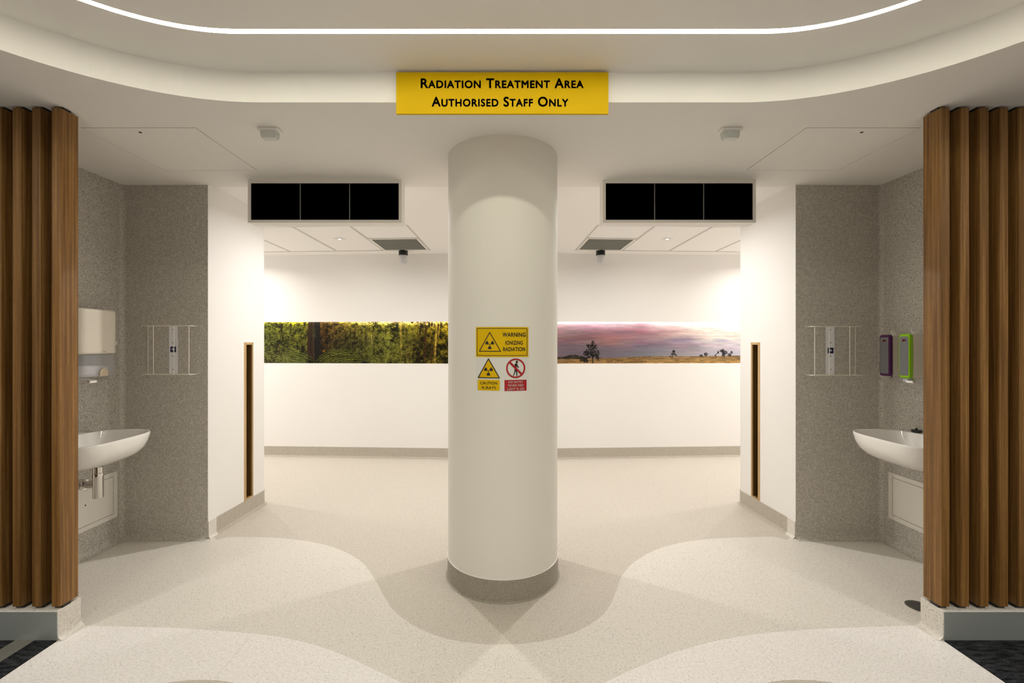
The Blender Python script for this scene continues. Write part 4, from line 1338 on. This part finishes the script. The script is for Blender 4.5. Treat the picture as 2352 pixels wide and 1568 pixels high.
def outback():
    X0, X1 = 1154.0, 1750.0
    w_, h = int((X1 - X0) * SS), int(96 * SS)
    K = lambda x, y: ((x - X0) * SS, (y - 738.5) * SS)
    R = lambda x: (x - X0) / (X1 - X0)
    xs = [0, R(1279), R(1345), R(1400), R(1470), R(1520), R(1580), R(1640), R(1691), 1]
    rows = [
        [(225, 195, 215)] * 2 + [(222, 190, 212), (224, 190, 208), (228, 192, 205), (238, 214, 218), (244, 238, 236), (246, 244, 240), (246, 244, 240), (246, 244, 240)],
        [(200, 160, 172), (206, 164, 172), (186, 146, 164), (190, 148, 164), (196, 148, 162), (222, 186, 192), (240, 226, 220), (244, 240, 232), (244, 240, 234), (244, 240, 234)],
        [(158, 116, 126), (160, 118, 126), (148, 106, 120), (158, 112, 124), (168, 118, 130), (192, 152, 156), (226, 200, 190), (240, 228, 214), (240, 232, 222), (240, 232, 222)],
        [(152, 112, 114), (154, 114, 114), (150, 106, 110), (172, 118, 116), (158, 116, 126), (182, 144, 150), (214, 190, 190), (236, 220, 210), (236, 220, 210), (236, 220, 210)],
        [(128, 94, 106), (130, 96, 108), (140, 104, 110), (160, 118, 116), (140, 112, 132), (158, 130, 150), (176, 150, 172), (216, 200, 204), (214, 200, 210), (214, 200, 210)],
        [(120, 96, 112), (122, 98, 112), (120, 100, 114), (128, 106, 118), (124, 114, 132), (142, 130, 148), (166, 150, 162), (204, 190, 204), (208, 198, 210), (208, 198, 210)],
        [(122, 104, 116), (124, 104, 116), (116, 102, 116), (118, 108, 120), (124, 124, 136), (144, 140, 150), (168, 160, 168), (192, 186, 200), (194, 190, 208), (194, 190, 208)],
        [(120, 102, 112), (122, 104, 114), (116, 104, 116), (118, 112, 124), (134, 134, 142), (150, 148, 154), (172, 166, 172), (192, 188, 200), (192, 190, 208), (192, 190, 208)]]
    img = control(h, w_, rows, xs, [0, 0.14, 0.28, 0.42, 0.54, 0.64, 0.78, 1])
    st = noise2(h, w_, (3 * SS, 26 * SS), 11) * 0.55 + noise2(h, w_, (1.5 * SS, 9 * SS), 12) * 0.3 + noise2(h, w_, (7 * SS, 60 * SS), 13) * 0.4
    fade = np.interp(np.arange(h) / h, [0, 0.1, 0.6, 0.8, 1], [0.5, 1, 0.8, 0.15, 0.1])[:, None]
    img = img * (1 + (st - 0.62) * 0.32 * fade)[..., None]
    pinkish = (noise2(h, w_, (5 * SS, 40 * SS), 21) - 0.5)
    img[..., 0] += pinkish * 22 * fade; img[..., 1] -= pinkish * 8 * fade
    for x, y, a, b_, c, op in ((1555, 783, 42, 5, (150, 128, 168), 0.45), (1660, 785, 26, 3.2, (176, 168, 204), 0.55), (1590, 796, 22, 2.5, (150, 146, 156), 0.4), (1560, 791, 20, 1.6, (206, 180, 190), 0.4), (1310, 783, 30, 5, (126, 92, 108), 0.35), (1420, 768, 30, 4, (142, 104, 124), 0.4)):
        cx, cy = K(x, y)
        for _ in range(14):
            stamp(img, cx + random.gauss(0, a * .3) * SS, cy + random.gauss(0, b_ * .3) * SS, a * .6 * SS, b_ * .6 * SS, -0.06, c, op * 0.22)
    # ground
    hor = lambda px: np.interp(px, [1154, 1279, 1375, 1420, 1480, 1560, 1640, 1691, 1750], [826, 825, 823, 822, 819.5, 819.5, 819, 818, 818])
    gn = noise2(h, w_, (1.6 * SS, 12 * SS), 31) * 0.6 + noise2(h, w_, (0.9 * SS, 2 * SS), 32) * 0.4
    for xi in range(w_):
        px = X0 + xi / SS
        y0 = (hor(px) - 738.5) * SS
        yi = int(y0)
        for yy in range(max(0, yi), h):
            d = (yy - yi) / max(1, h - yi)
            c = np.array((150, 116, 74)) * (1 - d) + np.array((184, 138, 66)) * d if px > 1480 else np.array((140, 104, 60)) * (1 - d) + np.array((168, 124, 58)) * d
            img[yy, xi] = c * (0.62 + 0.72 * gn[yy, xi])
    dk = (32, 28, 24)
    # scrub hill on the left and the trees
    for _ in range(500):
        px = random.uniform(1230, 1345)
        top_ = np.interp(px, [1230, 1293, 1305, 1320, 1345], [822, 820, 816, 815.5, 822])
        x, y = K(px, random.uniform(top_, 824))
        stamp(img, x, y, 2.2 * SS, 1.0 * SS, 0, random.choice(((50, 40, 28), (38, 34, 26), (66, 54, 34))), 0.8)
    def clump(x, y, a, b_, n_, sz_=1.6, col=dk):
        for _ in range(n_):
            th_ = random.random() * 2 * PI; r = math.sqrt(random.random())
            xx, yy = K(x + a * r * math.cos(th_), y + b_ * r * math.sin(th_))
            q = random.uniform(0.7, 1.5)
            stamp(img, xx, yy, random.uniform(0.6, 1) * sz_ * SS, random.uniform(0.5, 0.9) * sz_ * SS, random.random() * 3, [c * q for c in col], 0.92)
    for x, y, a, b_, n_ in ((1357, 790, 4, 5, 26), (1354, 799, 8, 6, 60), (1348, 796, 5, 4, 22), (1364, 798, 4, 5, 20), (1352, 808, 12, 6, 80), (1343, 812, 8, 5, 40), (1367, 812, 6, 7, 40), (1358, 815, 8, 5, 40),
                            (1336, 825, 9, 5, 60), (1342, 829, 6, 4, 30), (1368, 822, 5, 5, 30), (1350, 818, 12, 5, 40)):
        clump(x, y, a, b_, n_)
    stroke(img, [K(1358, 835), K(1357, 822), K(1355, 812)], 2.6 * SS, dk)
    for dx in (-8, -4, 0, 4, 8):
        stroke(img, [K(1287, 829), K(1287 + dx * 0.5, 818), K(1287 + dx, 808)], 0.7 * SS, (104, 84, 84), 0.6)
    stroke(img, [K(1286.5, 830), K(1286.5, 820)], 0.9 * SS, (170, 140, 110), 0.7)
    stroke(img, [K(1539.5, 823), K(1541, 814)], 1.6 * SS, dk)
    for x, y, a, b_, n_ in ((1543, 808, 3.4, 3, 26), (1541, 813, 4, 3, 24), (1546, 815, 3.2, 2.5, 14), (1536, 819, 2.2, 2, 10), (1549, 818, 2, 1.5, 8)):
        clump(x, y, a, b_, n_, 1.2)
    clump(1607, 817, 4, 1.8, 22, 1.2); clump(1618, 814.5, 4.4, 3.4, 44, 1.2); stroke(img, [K(1618, 820), K(1618, 815)], 1.0 * SS, dk)
    stroke(img, [K(1641.5, 823), K(1641, 816), K(1646, 811)], 1.4 * SS, dk); clump(1647, 810, 2.6, 3, 16, 1.1); clump(1640, 817, 2, 1, 8, 1)
    for x, y, a, b_, n_ in ((1657, 807, 5, 3.4, 46), (1659, 814, 4, 5, 50), (1664, 811, 4, 4, 36), (1673, 816, 4, 4, 36), (1678, 811, 3.4, 3, 22), (1652, 808, 2, 2, 10)):
        clump(x, y, a, b_, n_, 1.3)
    stroke(img, [K(1662, 821), K(1660, 815)], 1.2 * SS, dk)
    clump(1687, 818, 8, 0.6, 20, 0.8, (70, 56, 40)); clump(1635, 823.5, 7, 0.5, 14, 0.7, (70, 52, 36)); clump(1540, 824, 5, 0.5, 12, 0.7, (80, 60, 36))
    clump(1488, 819.5, 3, 0.6, 8, 0.8, (60, 46, 36)); clump(1374, 823, 5, 0.5, 12, 0.8, (60, 46, 30))
    for x in (1393, 1400, 1415, 1425, 1352):
        clump(x, 828.5, 3, 0.8, 8, 0.9, (70, 48, 30))
    return img


def mural(name, label, img, s, px_in, px_out):
    h, w_ = img.shape[:2]
    img = np.clip(img, 0, 255) / 255.0
    if s > 0:
        gm = img.mean(-1, keepdims=True)
        img = (gm + (img - gm) * 0.82) * 0.90
    linr = np.where(img <= 0.04045, img / 12.92, ((img + 0.055) / 1.055) ** 2.4)
    # pixel column -> u along the wall
    def u_of(px):
        x = (px - VX) / F        # ray x = k*y ; a = s*(x-XC); wall: y = WY + u ST, a = u CT
        # s*(k*(WY+u*ST+0.06*CT) - XC) = u*CT - 0.06*ST
        k = x
        v = 0.068
        return (s * (k * (WY + v * CT) - XC) + v * ST) / (CT - s * k * ST)
    if s < 0:
        us = np.linspace(u_of(px_out), u_of(px_in), w_ + 1)
    else:
        us = np.linspace(u_of(px_in), u_of(px_out), w_ + 1)
    us = np.maximum(us, 0.012) if s > 0 else np.maximum(us, 0.004)
    zs = np.linspace(Z1 + 0.03, Z0 + 0.0005, h + 1)
    v = 0.066
    a = us * CT - v * ST; y = WY + us * ST + v * CT
    X = XC + s * a
    ctr = (float(X[w_ // 2]), float(y[w_ // 2]), Z0)
    co = np.empty((h + 1, w_ + 1, 3))
    co[..., 0] = X[None, :] - ctr[0]; co[..., 1] = y[None, :] - ctr[1]; co[..., 2] = zs[:, None] - ctr[2]
    # order so that the front faces the viewer
    idx = np.arange((h + 1) * (w_ + 1)).reshape(h + 1, w_ + 1)
    q = np.stack([idx[:-1, :-1], idx[1:, :-1], idx[1:, 1:], idx[:-1, 1:]], -1).reshape(-1, 4)
    me = bpy.data.meshes.new(name)
    me.vertices.add(co.size // 3); me.vertices.foreach_set('co', co.reshape(-1))
    me.loops.add(q.size); me.loops.foreach_set('vertex_index', q.reshape(-1).astype(np.int32))
    me.polygons.add(len(q)); me.polygons.foreach_set('loop_start', np.arange(0, q.size, 4, dtype=np.int32))
    try:
        me.polygons.foreach_set('loop_total', np.full(len(q), 4, dtype=np.int32))
    except Exception:
        pass
    me.update(calc_edges=True)
    at = me.color_attributes.new('print', 'FLOAT_COLOR', 'POINT')
    pad = np.zeros((h + 1, w_ + 1, 4)); pad[..., 3] = 1
    pad[:h, :w_, :3] = linr; pad[h, :w_, :3] = linr[-1]; pad[:, w_, :3] = pad[:, w_ - 1, :3]
    at.data.foreach_set('color', pad.reshape(-1).astype(np.float32))
    m = mat(name + '_print', (0.5, 0.5, 0.5, 1), 0.5, spec=0.1)
    an = node(m, 'ShaderNodeVertexColor'); an.layer_name = 'print'
    link(m, an.outputs[0], m.node_tree.nodes['Principled BSDF'].inputs['Base Color'])
    me.materials.append(m)
    t = thing(name, label, 'mural', ctr)
    o = bpy.data.objects.new('printed_face', me); COL.objects.link(o); o.parent = t
    ORIG[o.name] = ctr
    u0, u1 = float(us.min()), float(us.max())
    bk = MB().prism(wp([(u0, 0.0675), (u1, 0.0675), (u1, 0.0765), (u0, 0.0765)]), Z0 + 0.0005, Z1 + 0.03)
    bk.build('backing_board', M['white'], t, s)
    return t


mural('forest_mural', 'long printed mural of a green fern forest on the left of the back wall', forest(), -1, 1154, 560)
mural('outback_mural', 'long printed mural of a pink dusk sky over dry grassland on the right', outback(), 1, 1154, 1750)
